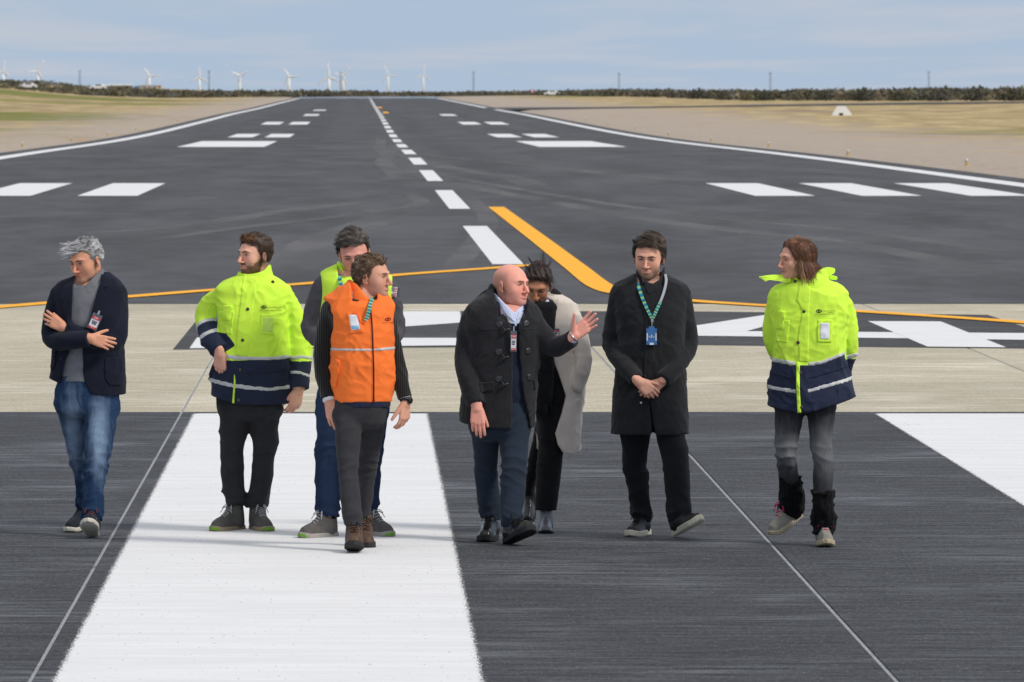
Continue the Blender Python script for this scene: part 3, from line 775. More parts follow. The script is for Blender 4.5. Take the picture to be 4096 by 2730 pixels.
class Fld:
    def __init__(s, lo, hi, h, fine=((), (), ())):
        s.ax = [axis(lo[i], hi[i], h, fine[i]) for i in range(3)]
        s.v = np.full([len(a) for a in s.ax], 1.0, dtype=np.float32)
        s.h = h
    def sl(s, lo, hi):
        r = []
        for i in range(3):
            a = max(0, np.searchsorted(s.ax[i], lo[i]) - 1); b = min(len(s.ax[i]), np.searchsorted(s.ax[i], hi[i]) + 1)
            if b <= a: return None
            r.append(slice(a, b))
        return tuple(r)
    def grid(s, r): return (s.ax[0][r[0]][:, None, None], s.ax[1][r[1]][None, :, None], s.ax[2][r[2]][None, None, :])
    def add(s, p, k=0.0):
        r = s.sl(p.lo - .035 - k, p.hi + .035 + k)
        if r: s.v[r] = smin(s.v[r], np.asarray(p(*s.grid(r)), dtype=np.float32), k)
    def sub(s, p, k=0.0):
        r = s.sl(p.lo - .01 - k, p.hi + .01 + k)
        if r: s.v[r] = smax(s.v[r], -np.asarray(p(*s.grid(r)), dtype=np.float32), k)
    def inter(s, f, k=0.0):
        s.v[...] = smax(s.v, np.broadcast_to(np.asarray(f(*s.grid((slice(None),) * 3)), dtype=np.float32), s.v.shape), k)
    def disp(s, f, band=.03):
        i = np.nonzero(np.abs(s.v) < band)
        P = np.stack([s.ax[k][i[k]] for k in range(3)], -1)
        s.v[i] += f(P).astype(np.float32)
    def sample(s, X, Y, Z):
        """trilinear value at points (arrays of one shape)"""
        idx, fr = [], []
        for a, q in zip(s.ax, (X, Y, Z)):
            i = np.clip(np.searchsorted(a, q) - 1, 0, len(a) - 2); idx.append(i); fr.append(np.clip((q - a[i]) / (a[i + 1] - a[i]), 0, 1))
        o = 0
        for dx_ in (0, 1):
            for dy_ in (0, 1):
                for dz_ in (0, 1):
                    wgt = (fr[0] if dx_ else 1 - fr[0]) * (fr[1] if dy_ else 1 - fr[1]) * (fr[2] if dz_ else 1 - fr[2])
                    o = o + wgt * s.v[idx[0] + dx_, idx[1] + dy_, idx[2] + dz_]
        return o
    def front(s, x, z, default=None):
        """y of the camera-facing surface at (x, z)"""
        x = np.asarray(x, float).ravel(); z = np.asarray(z, float).ravel()
        ny = len(s.ax[1])
        val = s.sample(np.repeat(x, ny), np.tile(s.ax[1], len(x)), np.repeat(z, ny)).reshape(len(x), ny)
        neg = val < 0; i = np.argmax(neg, 1); ok = neg.any(1) & (i > 0); i = np.maximum(i, 1)
        a, b = val[np.arange(len(x)), i - 1], val[np.arange(len(x)), i]
        y = s.ax[1][i - 1] + (s.ax[1][i] - s.ax[1][i - 1]) * a / np.where(ok, a - b, 1)
        good = y[ok]
        return np.where(ok, y, good.mean() if len(good) else (default or 0.0))
    def mesh(s):
        v = s.v; sg = v < 0
        c = [sg[i:sg.shape[0] - 1 + i, j:sg.shape[1] - 1 + j, k:sg.shape[2] - 1 + k] for i in (0, 1) for j in (0, 1) for k in (0, 1)]
        anyv = np.logical_or.reduce(c); allv = np.logical_and.reduce(c)
        act = anyv & ~allv
        I = np.stack(np.nonzero(act), -1)
        idn = np.full(act.shape, -1, dtype=np.int64); idn[act] = np.arange(len(I))
        cv = {}
        for i in (0, 1):
            for j in (0, 1):
                for k in (0, 1): cv[(i, j, k)] = v[I[:, 0] + i, I[:, 1] + j, I[:, 2] + k].astype(float)
        acc = np.zeros((len(I), 3)); cnt = np.zeros(len(I))
        keys = list(cv)
        for a in keys:
            for d in range(3):
                if a[d]: continue
                b = tuple(1 if q == d else a[q] for q in range(3))
                va, vb = cv[a], cv[b]; m = (va < 0) != (vb < 0)
                t = np.where(m, va / np.where(m, va - vb, 1), 0)
                p = np.tile(np.array(a, float), (len(I), 1)); p[:, d] = t
                acc[m] += p[m]; cnt[m] += 1
        acc /= np.maximum(cnt, 1)[:, None]
        V = np.stack([s.ax[d][I[:, d]] + acc[:, d] * (s.ax[d][I[:, d] + 1] - s.ax[d][I[:, d]]) for d in range(3)], -1)
        Q = []
        for d in range(3):
            o1, o2 = (d + 1) % 3, (d + 2) % 3
            lo = [slice(None)] * 3; hi = [slice(None)] * 3; lo[d] = slice(0, -1); hi[d] = slice(1, None)
            for q in (o1, o2): lo[q] = slice(1, -1); hi[q] = slice(1, -1)
            A, B = sg[tuple(lo)], sg[tuple(hi)]; E = np.stack(np.nonzero(A != B), -1)
            if not len(E): continue
            fl = A[tuple(E.T)]
            E = E.copy(); E[:, o1] += 1; E[:, o2] += 1
            def cell(du, dv):
                q = E.copy(); q[:, o1] -= du; q[:, o2] -= dv; return idn[q[:, 0], q[:, 1], q[:, 2]]
            q = np.stack([cell(1, 1), cell(0, 1), cell(0, 0), cell(1, 0)], -1)
            q[~fl] = q[~fl][:, ::-1]; Q.append(q)
        Q = np.concatenate(Q); Q = Q[(Q >= 0).all(1)]
        return V, Q

def waves(seed, freq, n=7, stretch=(1, 1, 1)):
    """smooth band-limited noise, about -1..1"""
    r = np.random.default_rng(seed)
    K = r.normal(size=(n, 3)); K /= np.linalg.norm(K, axis=1)[:, None]; K = K * freq * 2 * math.pi * (.7 + .6 * r.random((n, 1))) * np.asarray(stretch)
    ph = r.random(n) * 6.28
    return lambda P: np.sin(P @ K.T + ph).sum(1) / math.sqrt(n) / 1.1
def folds(seed, amp, freq=9, stretch=(1, 1, 1), ridge=True, mask=None, warp=.035):
    a, b, c = waves(seed, freq, 5, stretch), waves(seed + 50, freq * .35, 5), waves(seed + 90, freq * .5, 5)
    def f(P):
        Q = P + np.stack([b(P), c(P), b(P + .7)], -1) * warp
        n = a(Q)
        d = (1 - np.sqrt(np.abs(n) + .02)) if ridge else n
        k = 1.5 * amp * (.45 + .55 * np.clip(b(P * .7 + 3) + .4, 0, 1.2))
        if mask is not None: k = k * mask(P)
        return -k * (d - .25)
    return f

def Rz(a): c, s = math.cos(a), math.sin(a); return np.array([[c, -s, 0], [s, c, 0], [0, 0, 1.]])
def Rx(a): c, s = math.cos(a), math.sin(a); return np.array([[1., 0, 0], [0, c, -s], [0, s, c]])
def Ry(a): c, s = math.cos(a), math.sin(a); return np.array([[c, 0, s], [0, 1., 0], [-s, 0, c]])
def head_rot(yaw, pitch, roll=0): return Rz(math.radians(yaw)) @ Ry(math.radians(roll)) @ Rx(math.radians(pitch))

# ------------------------------------------------------------------ shared materials
M_SKIN = vcol('skin', .58, .32, 220, .16, .2, .05)
M_HAIR = vcol('hair', .55, .35, 500, .25, .0)
M_EYE = vcol('eye', .15, .5, 100, .0, 0)
M_NAVY = fabric('navy_coated_fabric', lin(30, 38, 62), .8, .25, .12)
M_HIVIS = fabric('fluorescent_yellow_fabric', (.62, .97, .07), .75, .2, .10, 300, 7, .02)
M_ORANGE = fabric('fluorescent_orange_fabric', (1.0, .20, .035), .75, .2, .08, 300, 7, .02)
M_REFL = fabric('retroreflective_tape', lin(190, 191, 192), .45, .5, .10, 200, 30, 0, .1)
M_REFL2 = fabric('grey_tape_edge', lin(150, 152, 158), .5, .5, .10, 200, 30, 0, .1)
M_BLACKWOOL = fabric('black_wool', lin(35, 36, 40), .95, .10, .3, 260, 12, .10, .6)
M_STUD = plain('snap_stud', lin(84, 74, 60), .4, .5, .6)
M_DARKPRINT = plain('dark_print', lin(22, 26, 34), .7)
M_CARD = plain('white_card', lin(226, 228, 238), .4)
M_CARDRED = plain('red_print', lin(206, 52, 52), .4)
M_CLEAR = plain('badge_sleeve', lin(92, 96, 104), .25, .5)
M_METAL = plain('clip_metal', lin(196, 198, 202), .3, .5, .8)
M_BLKPLASTIC = plain('black_plastic', lin(24, 25, 28), .4, .4)

TEXTS = {}
def text_verts(txt, size):
    """flat text outline mesh: (verts 2d, faces), height about `size`"""
    key = txt
    if key not in TEXTS:
        cu = bpy.data.curves.new('t', 'FONT'); cu.body = txt; cu.size = 1.0; cu.align_x = 'CENTER'; cu.align_y = 'CENTER'; cu.resolution_u = 2
        ob = bpy.data.objects.new('t', cu); COL.objects.link(ob)
        me = ob.to_mesh()
        TEXTS[key] = (np.array([v.co[:2] for v in me.vertices]), [tuple(p.vertices) for p in me.polygons])
        ob.to_mesh_clear(); bpy.data.objects.remove(ob); bpy.data.curves.remove(cu)
    v, f = TEXTS[key]
    return v * size / .72, f

class Person:
    def __init__(s, label, zoom, Y0, px, group='people walking across the runway threshold'):
        """zoom (ox, oy, sc): picture coordinates used below = photo pixel (ox + sc x, oy + sc y); Y0: distance"""
        s.ox, s.oy, s.sc = zoom; s.Y0 = Y0
        s.x0 = (px - VX) * Y0 / F
        s.m = Y0 / F * s.sc              # metres per picture unit
        s.bp = []                        # trunk and limb primitives (prim, blend)
        s.hg = []; s.hands = []          # head and neck; hands
        s.label = label; s.group = group
        s.root = mk('person', [(0, 0, 0), (0, 0, .01), (.01, 0, 0)], [(0, 1, 2)], M_SKIN, loc=(s.x0, Y0, 0))
        tag(s.root, label, 'person', group)
        s.seed = int(px)
    def P(s, zx, zy, d=0.0):
        Y = s.Y0 + d; px, py = s.ox + s.sc * zx, s.oy + s.sc * zy
        return np.array([(px - VX) * Y / F - s.x0, d, H - (py - HY) * Y / F])
    def Z(s, zy, d=0.0): return s.P(0, zy, d)[2]
    def rows(s, rows):
        """picture rows (zy, xl, xr, depth half, depth centre) -> loft rows"""
        o = []
        for zy, xl, xr, dh, dc in rows:
            a, b = s.P(xl, zy, dc), s.P(xr, zy, dc)
            o.append((a[2], (a[0] + b[0]) / 2, dc, (b[0] - a[0]) / 2, dh))
        return o
    def leg(s, rows, k=1.06):
        """rows (zy, xl, xr, dc)"""
        o = []
        for zy, xl, xr, dc in rows:
            a, b = s.P(xl, zy, dc), s.P(xr, zy, dc); r = (b[0] - a[0]) / 2
            o.append((a[2], (a[0] + b[0]) / 2, dc, r, max(r * k, .045)))
        return o
    def garment(s, name, mat, adds, subs=(), inter=(), disp=(), h=.0075, parent=None, label=None, make=True, col=None, late=()):
        al = list(adds) + list(late)
        lo = np.min([p.lo for p, k in al], 0) - .03; hi = np.max([p.hi for p, k in al], 0) + .03
        g = Fld(lo, hi, h)
        for p, k in adds: g.add(p, k)
        for p, k in subs: g.sub(p, k)
        for p, k in late: g.add(p, k)
        for d in disp: g.disp(d)
        for f in inter: g.inter(f, .003)
        if make:
            V, Q = g.mesh()
            g.obj = mk(name, V, Q, mat, parent or s.root, True, col=col(V) if col else None)
            if label: g.obj['label'] = label
        return g
    def patch(s, name, g, pts, mat, t=.003, parent=None, yc=0.0, h=.005, raw=False, side=None, deep=.010):
        """raised piece lying on garment g inside a picture-space polygon"""
        W = np.array([s.P(*p)[[0, 2]] for p in pts]) if not raw else np.asarray(pts, float)
        lo, hi = W.min(0) - .012, W.max(0) + .012
        y1 = yc
        xs = np.arange(lo[0], hi[0] + h, h); zs = np.arange(lo[1], hi[1] + h, h)
        y0 = g.ax[1][0]
        f = Fld((lo[0], y0, lo[1]), (hi[0], y1, hi[1]), h)
        X, Y, Z = f.grid((slice(None),) * 3)
        B = np.broadcast_arrays(X, Y, Z)
        d = g.sample(*B)
        pd = poly2(W)(X[:, 0, :], Z[0, 0, :][None])[:, None, :]
        f.v = np.maximum(np.maximum(np.maximum(d - t, -(d + deep)), pd), Y - y1 + h).astype(np.float32)
        V, Q = f.mesh()
        if len(V) == 0: return None
        return mk(name, V, Q, mat, parent or g.obj, True)
    def band(s, name, g, a, b, t0, t1, mat, rmax=.16, t=.0035, parent=None, h=.005):
        """ring round a sleeve: between t0 and t1 (metres) along a->b"""
        a, b = np.asarray(a, float), np.asarray(b, float); u = unit(b - a)
        c = a + u * (t0 + t1) / 2
        lo, hi = c - rmax, c + rmax
        f = Fld(lo, hi, h)
        X, Y, Z = f.grid((slice(None),) * 3); B = np.broadcast_arrays(X, Y, Z)
        ins = np.logical_and.reduce([(q >= ax[0]) & (q <= ax[-1]) for q, ax in zip(B, g.ax)])
        d = np.where(ins, g.sample(*B), 1.0)
        q = (X - c[0]) * u[0] + (Y - c[1]) * u[1] + (Z - c[2]) * u[2]
        rad = np.sqrt(np.maximum((X - c[0])**2 + (Y - c[1])**2 + (Z - c[2])**2 - q * q, 0))
        f.v = np.maximum(np.maximum(np.maximum(d - t, -(d + .010)), np.abs(q) - (t1 - t0) / 2), rad - rmax * .9).astype(np.float32)
        V, Q = f.mesh()
        return mk(name, V, Q, mat, parent or g.obj, True) if len(V) else None
    def decal(s, name, g, verts, faces, c, mat, rot=0.0, off=.004, parent=None):
        """flat print: verts (n,2) metres, centred on picture point c, laid on garment g"""
        w = s.P(*c); cr, sr = math.cos(rot), math.sin(rot)
        x = w[0] + verts[:, 0] * cr - verts[:, 1] * sr; z = w[2] + verts[:, 0] * sr + verts[:, 1] * cr
        y = g.front(x, z) - off
        return mk(name, np.stack([x, y, z], -1), faces, mat, parent or g.obj)
    def text(s, g, txt, size, c, mat, rot=0.0, off=.0045, name='lettering', stretch=1.0, parent=None):
        v, f = text_verts(txt, size); v = v * np.array([stretch, 1])
        return s.decal(name, g, v, f, c, mat, rot, off, parent)
    def ribbon(s, name, g, pts, wd, mat, off=.006, parent=None, col=None, thick=.002):
        W = np.array([s.P(*p)[[0, 2]] for p in pts]); D = catmull(W, max(10, 6 * len(W)))
        T = np.gradient(D, axis=0); T /= np.linalg.norm(T, axis=1)[:, None]; N = np.stack([T[:, 1], -T[:, 0]], -1)
        y = g.front(D[:, 0], D[:, 1]) - off
        y = np.convolve(np.pad(y, 2, mode='edge'), np.ones(5) / 5, 'valid')
        V = []
        for o, dy_ in ((-wd / 2, 0), (wd / 2, 0), (wd / 2, thick), (-wd / 2, thick)):
            V.append(np.stack([D[:, 0] + N[:, 0] * o, y + dy_, D[:, 1] + N[:, 1] * o], -1))
        V = np.stack(V, 1).reshape(-1, 3); n = len(D)
        Fc = [(i * 4 + k, i * 4 + (k + 1) % 4, i * 4 + 4 + (k + 1) % 4, i * 4 + 4 + k) for i in range(n - 1) for k in range(4)]
        return mk(name, V, Fc, mat, parent or s.root, col=col(n) if col else None)
    def disc(s, name, g, c, r, mat, off=.004, th=.005, parent=None):
        w = s.P(*c); y = float(g.front([w[0]], [w[2]])[0]) - off
        return mk(name, *tube([(w[0], y + th, w[2]), (w[0], y, w[2]), (w[0], y - .0015, w[2])], [r, r, r * .7], 12), mat, parent or g.obj)
    def seam(s, name, g, pts, r, mat, parent=None, off=.001):
        W = np.array([s.P(*p)[[0, 2]] for p in pts]); D = catmull(W, max(8, 6 * len(W)))
        y = g.front(D[:, 0], D[:, 1]) - off
        return mk(name, *tube(np.stack([D[:, 0], y, D[:, 1]], -1), r, 6), mat, parent or g.obj, True)

    # -------------------------------------------------------------- head
    def head(s, c, yaw, pitch, roll=0, sc=1.0, skin=lin(214, 160, 136), fem=0.0, wide=1.0, jaw=1.0, smile=.3, beard=None, beard_amt=0.0, stache=0.0,
             scalp=None, eyes='open', brow=lin(60, 46, 38), lip=None, neck=(0, 0), mouth_open=0.0, red=.5):
        """c: picture point (zx, zy, d) of the middle of the head at eye level"""
        s.hc = s.P(*c); s.hR = head_rot(yaw, pitch, roll); s.hs = sc
        A = lambda p, k=.0: s.hg.append((placed(p, s.hc, s.hR, sc), k * sc))
        w_ = wide; f = 1 - .10 * fem
        s.cran = (np.array([0, .016, .032]), np.array([.0765 * w_, .0965, .084]))
        A(ell(*s.cran), .02)
        A(ell((0, -.030, -.008), (.066 * w_ * f, .056, .086)), .03)
        A(ell((0, -.030, -.070), (.056 * w_ * f * jaw, .050, .044)), .03)
        A(ell((0, -.068, -.097), (.025 * f * jaw, .019, .019)), .025)
        for q in (-1, 1):
            A(ell((q * .040 * w_, -.056, -.030), (.019, .016, .019)), .032)
            A(chain([(q * .008, -.0865, .020), (q * .030, -.083, .024), (q * .047, -.068, .018)], [.010, .009, .007]), .012 if not fem else .018)
        A(chain([(0, -.086, .012), (0, -.100, -.016), (0, -.1105 - .001 * (1 - fem), -.0375)], [.0080, .0082, .0105 - .0015 * fem]), .010)
        for q in (-1, 1): A(ell((q * .0115, -.096, -.042), (.0075, .010, .007)), .007)
        s.neg = []
        for q in (-1, 1): s.neg.append((placed(ell((q * .032, -.0965, .001), (.019, .017, .011)), s.hc, s.hR, sc), .012))
        s.late = []
        for q in (-1, 1): s.late.append((placed(ell((q * .0315, -.0715, .001), (.0145, .0135, .0125)), s.hc, s.hR, sc), .005))
        # lips
        mw = .024 + .006 * smile
        for dz_, r_, y_ in ((.0040, .0048, -.0895), (-.0048, .0055, -.0885)):
            s.late.append((placed(chain([(-mw, y_ + .013, -.067 + .006 * smile), (-mw * .45, y_ + .001, -.067 + dz_), (0, y_ - .001, -.067 + dz_ * .9), (mw * .45, y_ + .001, -.067 + dz_), (mw, y_ + .013, -.067 + .006 * smile)], [.002, r_, r_, r_, .002]), s.hc, s.hR, sc), .006))
        s.neg2 = [(placed(chain([(-mw, -.0835, -.066 + .007 * smile), (0, -.099, -.0675), (mw, -.0835, -.066 + .007 * smile)], [.0015 + mouth_open * .001, .002 + mouth_open * .004, .0015]), s.hc, s.hR, sc), .003)]
        # ears
        for q in (-1, 1):
            Re = Rz(q * .35) @ Rx(.15)
            s.late.append((placed(ell((q * .0795 * w_, .012, -.008), (.0085, .019, .031), Re), s.hc, s.hR, sc), .006))
            s.late.append((placed(ell((q * .0775 * w_, .006, -.034), (.007, .010, .011), Re), s.hc, s.hR, sc), .006))
            s.neg2.append((placed(ell((q * .0885 * w_, .008, -.008), (.006, .010, .017), Re), s.hc, s.hR, sc), .004))
        ctr = np.asarray(neck, float)
        nb = s.hc + np.array([0, .02, -.21 * sc]) if len(neck) == 2 else ctr
        nt_ = s.hc + s.hR @ np.array([0, .030, -.05]) * sc
        s.hg.append((chain([nt_, (nt_ + nb) / 2 + np.array([0, .004, 0]), nb], np.array([.055, .052, .058]) * sc * (1 - .14 * fem)), .025))
        lip = lip or tuple(np.array(skin) * [.86, .60, .60])
        skin = np.array(skin); s.skin = skin
        def paint(V):
            q = ((V - s.hc) / sc) @ s.hR
            C = np.tile(skin, (len(V), 1))
            def mixc(m, c): C[:] = C * (1 - m[:, None]) + np.asarray(c) * m[:, None]
            x, y, z = np.abs(q[:, 0]), q[:, 1], q[:, 2]
            blob = lambda cx, cy, cz, r: np.exp(-(((x - cx) / r)**2 + ((y - cy) / r)**2 + ((z - cz) / r)**2))
            inh = (np.linalg.norm(q, axis=1) < .2)
            mixc(red * .55 * blob(.040, -.075, -.035, .022) * inh, skin * [1.02, .74, .72])
            mixc(red * .7 * blob(0, -.11, -.0375, .016) * inh, skin * [1.02, .70, .68])
            mixc(red * .6 * blob(.082, .012, -.01, .025) * inh, skin * [1.0, .70, .66])
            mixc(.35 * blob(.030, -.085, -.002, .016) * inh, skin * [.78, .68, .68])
            if scalp is not None:
                m_ = sstep(-.045, -.005, y) * sstep(.085, .045, z + .25 * np.minimum(y, 0)) * sstep(-.080, -.055, z) * inh
                mixc(.7 * m_, scalp)
            if getattr(s, 'hl', None):
                hm = sstep(.010, -.006, s.hl[0](q[:, 0], q[:, 1], q[:, 2])) * (np.linalg.norm((q - s.cran[0]) / s.cran[1], axis=1) < 1.08) * inh
                mixc(.8 * hm, s.hl[1])
            if beard is not None:
                low = sstep(-.034, -.056, z - np.clip((y + .045) * .55, 0, .045)) * (y < .012) * sstep(.03, .0, y) * inh
                cheek = sstep(-.105, -.06, y) * 1.0
                m_ = low * sstep(.0, .02, .135 + z) * beard_amt
                mouth = np.exp(-((x / (mw + .004))**4 + ((z + .0675) / .0125)**4)) * (y < -.06)
                m_ = m_ * (1 - mouth)
                st = np.exp(-((x / .030)**4 + ((z + .0525) / .0085)**4)) * (y < -.07)
                m_ = np.maximum(m_, stache * st)
                chk = sstep(.020, .036, x) * sstep(-.070, -.054, z) * (y < -.05)
                m_ = m_ * (1 - .75 * chk)
                mixc(np.clip(m_, 0, 1), beard)
            ml = np.exp(-((x / (mw + .001))**4 + ((z + .0675 - .006 * smile * (x / mw)**2) / .0105)**4)) * (y < -.068)
            mixc(.85 * ml * inh, lip)
            slit = np.exp(-((x / (mw * .9))**4 + ((z + .0675 - .006 * smile * (x / mw)**2) / .0026)**4)) * (y < -.07)
            mixc((.85 if not mouth_open else .5) * slit * inh, (.09, .03, .03) if not mouth_open else (.55, .45, .42))
            lash = np.exp(-(((x - .0315) / .0155)**4 + ((z - .0035 + ((x - .0315) / .016)**2 * .003) / .0036)**2)) * (y < -.06)
            mixc(.95 * lash * inh, (.035, .022, .018))
            if eyes == 'down':
                l2 = np.exp(-(((x - .0315) / .0150)**4 + ((z + .0055 - ((x - .0315) / .016)**2 * .004) / .0030)**2)) * (y < -.06)
                mixc(.9 * l2 * inh, (.03, .02, .018))
            return C
        s.paint = paint
        # eyes and brows as parts of their own
        HT = lambda L: (np.asarray(L, float) * sc) @ s.hR.T + s.hc
        for q in (-1, 1):
            if eyes != 'down':
                V, Fc = [], []; n, m_ = 12, 7; colr = []
                hgt = .0036 if eyes == 'open' else .0022
                for i in range(m_):
                    th = (i / (m_ - 1)) * math.pi * .5
                    for k in range(n):
                        a = 2 * math.pi * k / n
                        lx, lz = math.sin(th) * math.cos(a), math.sin(th) * math.sin(a)
                        V.append((q * .0315 + lx * .0125, -.0862 + (1 - math.cos(th)) * .006, .0005 + lz * hgt))
                        colr.append((.03, .02, .015) if math.hypot(lx * .0125 - s.gaze(q), lz * hgt * .6) < .0072 else (.30, .25, .23))
                Fc = [(i * n + k, i * n + (k + 1) % n, (i + 1) * n + (k + 1) % n, (i + 1) * n + k) for i in range(m_ - 1) for k in range(n)]
                mk('eye', HT(V), Fc, M_EYE, s.root, True, col=np.array(colr))
            pts = np.array([(q * .011, -.0955, .0155), (q * .026, -.0945, .0195), (q * .040, -.0845, .0190), (q * .051, -.0715, .0135)])
            bc = np.array(brow)
            V, Fc = tube(catmull(pts, 9), np.array([.0020, .0030, .0034, .0034, .0032, .0030, .0026, .0020, .0010]) * (1 - .35 * fem), 6)
            mk('eyebrow', HT(V), Fc, M_HAIR, s.root, True, col=np.tile(bc, (len(V), 1)))
    def gaze(s, q): return 0.0

    # -------------------------------------------------------------- hair
    def hair(s, cap, strands, c1, c2, th=.012, noise=.004, seed=1, name='hair', grow=None, freq=28, make_cap=True, top=0.0):
        """cap(q)->signed region (negative where hair grows) in head coordinates; strands: list of dicts"""
        s.hl = (cap, np.array(c1)); r = np.random.default_rng(seed); HT = lambda L: (np.asarray(L, float) * s.hs) @ s.hR.T + s.hc
        Vs, Fs, Cs, off = [], [], [], 0
        c1, c2 = np.array(c1), np.array(c2)
        if make_cap:
            lo, hi = np.array([-.13, -.15, -.14]), np.array([.13, .16, .17])
            f = Fld(lo, hi, .0042)
            cc, rr = s.cran
            base = ell(cc, rr)
            X, Y, Z = f.grid((slice(None),) * 3)
            ins = -np.broadcast_to(cap(X, Y, Z), f.v.shape)
            tp_ = sstep(-.004, .030, ins)
            f.v[...] = (base(X, Y, Z) + .004 - (th + .004 + top * sstep(.03, .10, Z)) * tp_).astype(np.float32)
            if grow:
                for p, k in grow: f.add(p, k)
            a, b = waves(seed, freq, 6, (1, .45, 1)), waves(seed + 9, freq * 2.3, 6, (1, .5, 1))
            f.disp(lambda P: noise * (a(P) + .6 * b(P)) * sstep(.0, .03, -cap(P[:, 0], P[:, 1], P[:, 2])), .035)
            V, Q = f.mesh()
            n = np.clip(.5 + .5 * a(V * [1.5, .6, 1.5]) + .2 * r.normal(size=len(V)), 0, 1)[:, None]
            Vs.append(V); Fs.append(Q); Cs.append(c1 * (1 - n) + c2 * n); off += len(V)
        cc, rr = s.cran
        for S_ in strands:
            N = int(S_['n'] * S_.get('x', 3.4) * 1.5); cand = r.normal(size=(N * 12, 3)); cand /= np.linalg.norm(cand, axis=1)[:, None]
            lv = S_.get('lift', th * .8) + np.array([0, 0, top * .9]) + np.zeros(3); p = cc + cand * (rr + lv)
            lk = S_.get('lock', 9)
            ok = S_['where'](p[:, 0], p[:, 1], p[:, 2]); p = p[ok][:max(1, N // lk)]; nr = cand[ok][:max(1, N // lk)]
            if len(p) == 0: continue
            J = lambda q_: np.repeat(q_, lk, 0)
            M_ = len(p); N = M_ * lk; p = J(p) + r.normal(size=(N, 3)) * .0042; nr = J(nr)
            d = S_['dir'](p, nr) + J(r.normal(size=(M_, 3))) * S_.get('spread', .25) + r.normal(size=(N, 3)) * .10; d /= np.linalg.norm(d, axis=1)[:, None]
            ln = S_['len'] * J(.6 + .8 * r.random(M_)) * (.85 + .3 * r.random(N)); m = S_.get('seg', 5)
            pts = [p - nr * .004]; cur = p.copy(); curl = J(r.normal(size=(M_, 3))) * S_.get('curl', .25); ph = J(r.random(M_)) * 6.28
            G = np.asarray(S_.get('pull', (0, 0, -.15))); hv = np.clip(J(r.random(M_)) + .15 * r.normal(size=N), 0, 1)
            for i in range(m):
                d = d + curl * np.sin(ph + i * 1.7)[:, None] + G / m; d /= np.linalg.norm(d, axis=1)[:, None]
                cur = cur + d * (ln / m)[:, None]
                e = (cur - cc) / (rr + lv); L_ = np.linalg.norm(e, axis=1)
                hug = np.where(cur[:, 2] < S_.get('zfree', -9), .5, S_.get('hug', .005)) / .085
                L2_ = np.clip(L_, 1 + hug * .1 * r.random(N), 1 + hug * (.3 + 1.2 * hv))
                cur = cc + e / np.maximum(L_, 1e-6)[:, None] * L2_[:, None] * (rr + lv)
                if not S_.get('free'):
                    bad = cap(cur[:, 0], cur[:, 1], cur[:, 2]) > .004
                    cur = np.where(bad[:, None], pts[-1], cur)
                pts.append(cur.copy())
            pts = np.stack(pts, 1)                       # N, m+1, 3
            wd = S_.get('w', .0022) * .32 * (.6 + .8 * r.random(N))
            tp = np.array([1.0] * (m - 1) + [.7, .12])
            t_ = np.gradient(pts, axis=1); t_ /= np.linalg.norm(t_, axis=2)[..., None] + 1e-9
            up = np.cross(t_, nr[:, None, :]); up /= np.linalg.norm(up, axis=2)[..., None] + 1e-9; vp = np.cross(t_, up)
            ring = np.stack([pts + up * (sg_ * wd[:, None] * tp[None])[..., None] for sg_ in (-1, 1)], 2)   # N,m+1,2,3
            V = ring.reshape(-1, 3); M1 = m + 1
            b0 = (np.arange(N) * M1 * 2)[:, None] + (np.arange(m) * 2)[None, :]
            Q = np.stack([b0, b0 + 1, b0 + 3, b0 + 2], -1).reshape(-1, 4)
            k = np.clip(J(r.random(M_)) + .12 * r.normal(size=N), 0, 1) ** S_.get('mixp', 1.0); cA = S_.get('c1', c1); cB = S_.get('c2', c2)
            col = (np.asarray(cA) * (1 - k[:, None]) + np.asarray(cB) * k[:, None])
            Vs.append(V); Fs.append(Q + off); Cs.append(np.repeat(col, M1 * 2, 0)); off += len(V)
        return mk(name, HT(np.concatenate(Vs)), np.concatenate(Fs), M_HAIR, s.root, True, col=np.concatenate(Cs))

    # -------------------------------------------------------------- hand
    def hand(s, wrist, f, b, side, curl=(20, 25, 28, 30), thumb=(35, 20), spread=4, sc=1.0, tip=1.0):
        """wrist point; f finger direction; b back of the hand; side 'R'/'L'; curl per finger (degrees per joint)"""
        f = unit(f); b = np.asarray(b, float); b = unit(b - f * (f @ b)); t = np.cross(f, b) * (1 if side == 'L' else -1)
        wr = np.asarray(wrist, float)
        G_ = []; s.hands.append(G_)
        A = lambda p, k: G_.append((p, k))
        bases = [(.030, .090), (.010, .094), (-.010, .089), (-.028, .079)]; lens = (.070, .078, .072, .056); rad = (.0092, .0094, .0090, .0080)
        for (u, v) in bases:
            A(chain([wr + t * u * .55 * sc - f * .012, wr + (t * u + f * v) * sc], [.0135 * sc, .0118 * sc]), .012)
        A(chain([wr - f * .026, wr + f * .012], [.021 * sc, .023 * sc]), .012)
        nails = []
        for i, (u, v) in enumerate(bases):
            p = wr + (t * u + f * v) * sc; a = 0.0; pts = [p]; sp = math.radians(spread * (1.5 - i))
            d0 = unit(f * math.cos(sp) + t * math.sin(sp))
            for j, fr in enumerate((.45, .30, .25)):
                a += math.radians(curl[i] * (1.0 if j == 0 else 1.1))
                d = d0 * math.cos(a) - b * math.sin(a); p = p + d * lens[i] * fr * sc; pts.append(p)
            A(chain(pts, np.array([rad[i] * 1.05, rad[i], rad[i] * .94, rad[i] * .82]) * sc, n=7), .0035)
            s.tips = getattr(s, 'tips', []) + [p]
        p = wr + (t * .024 + f * .022 - b * .006) * sc; pts = [p]; o, q = math.radians(thumb[0]), math.radians(thumb[1])
        d = unit(f * math.cos(o) + t * math.sin(o) - b * .25)
        p = p + d * .036 * sc; pts.append(p)
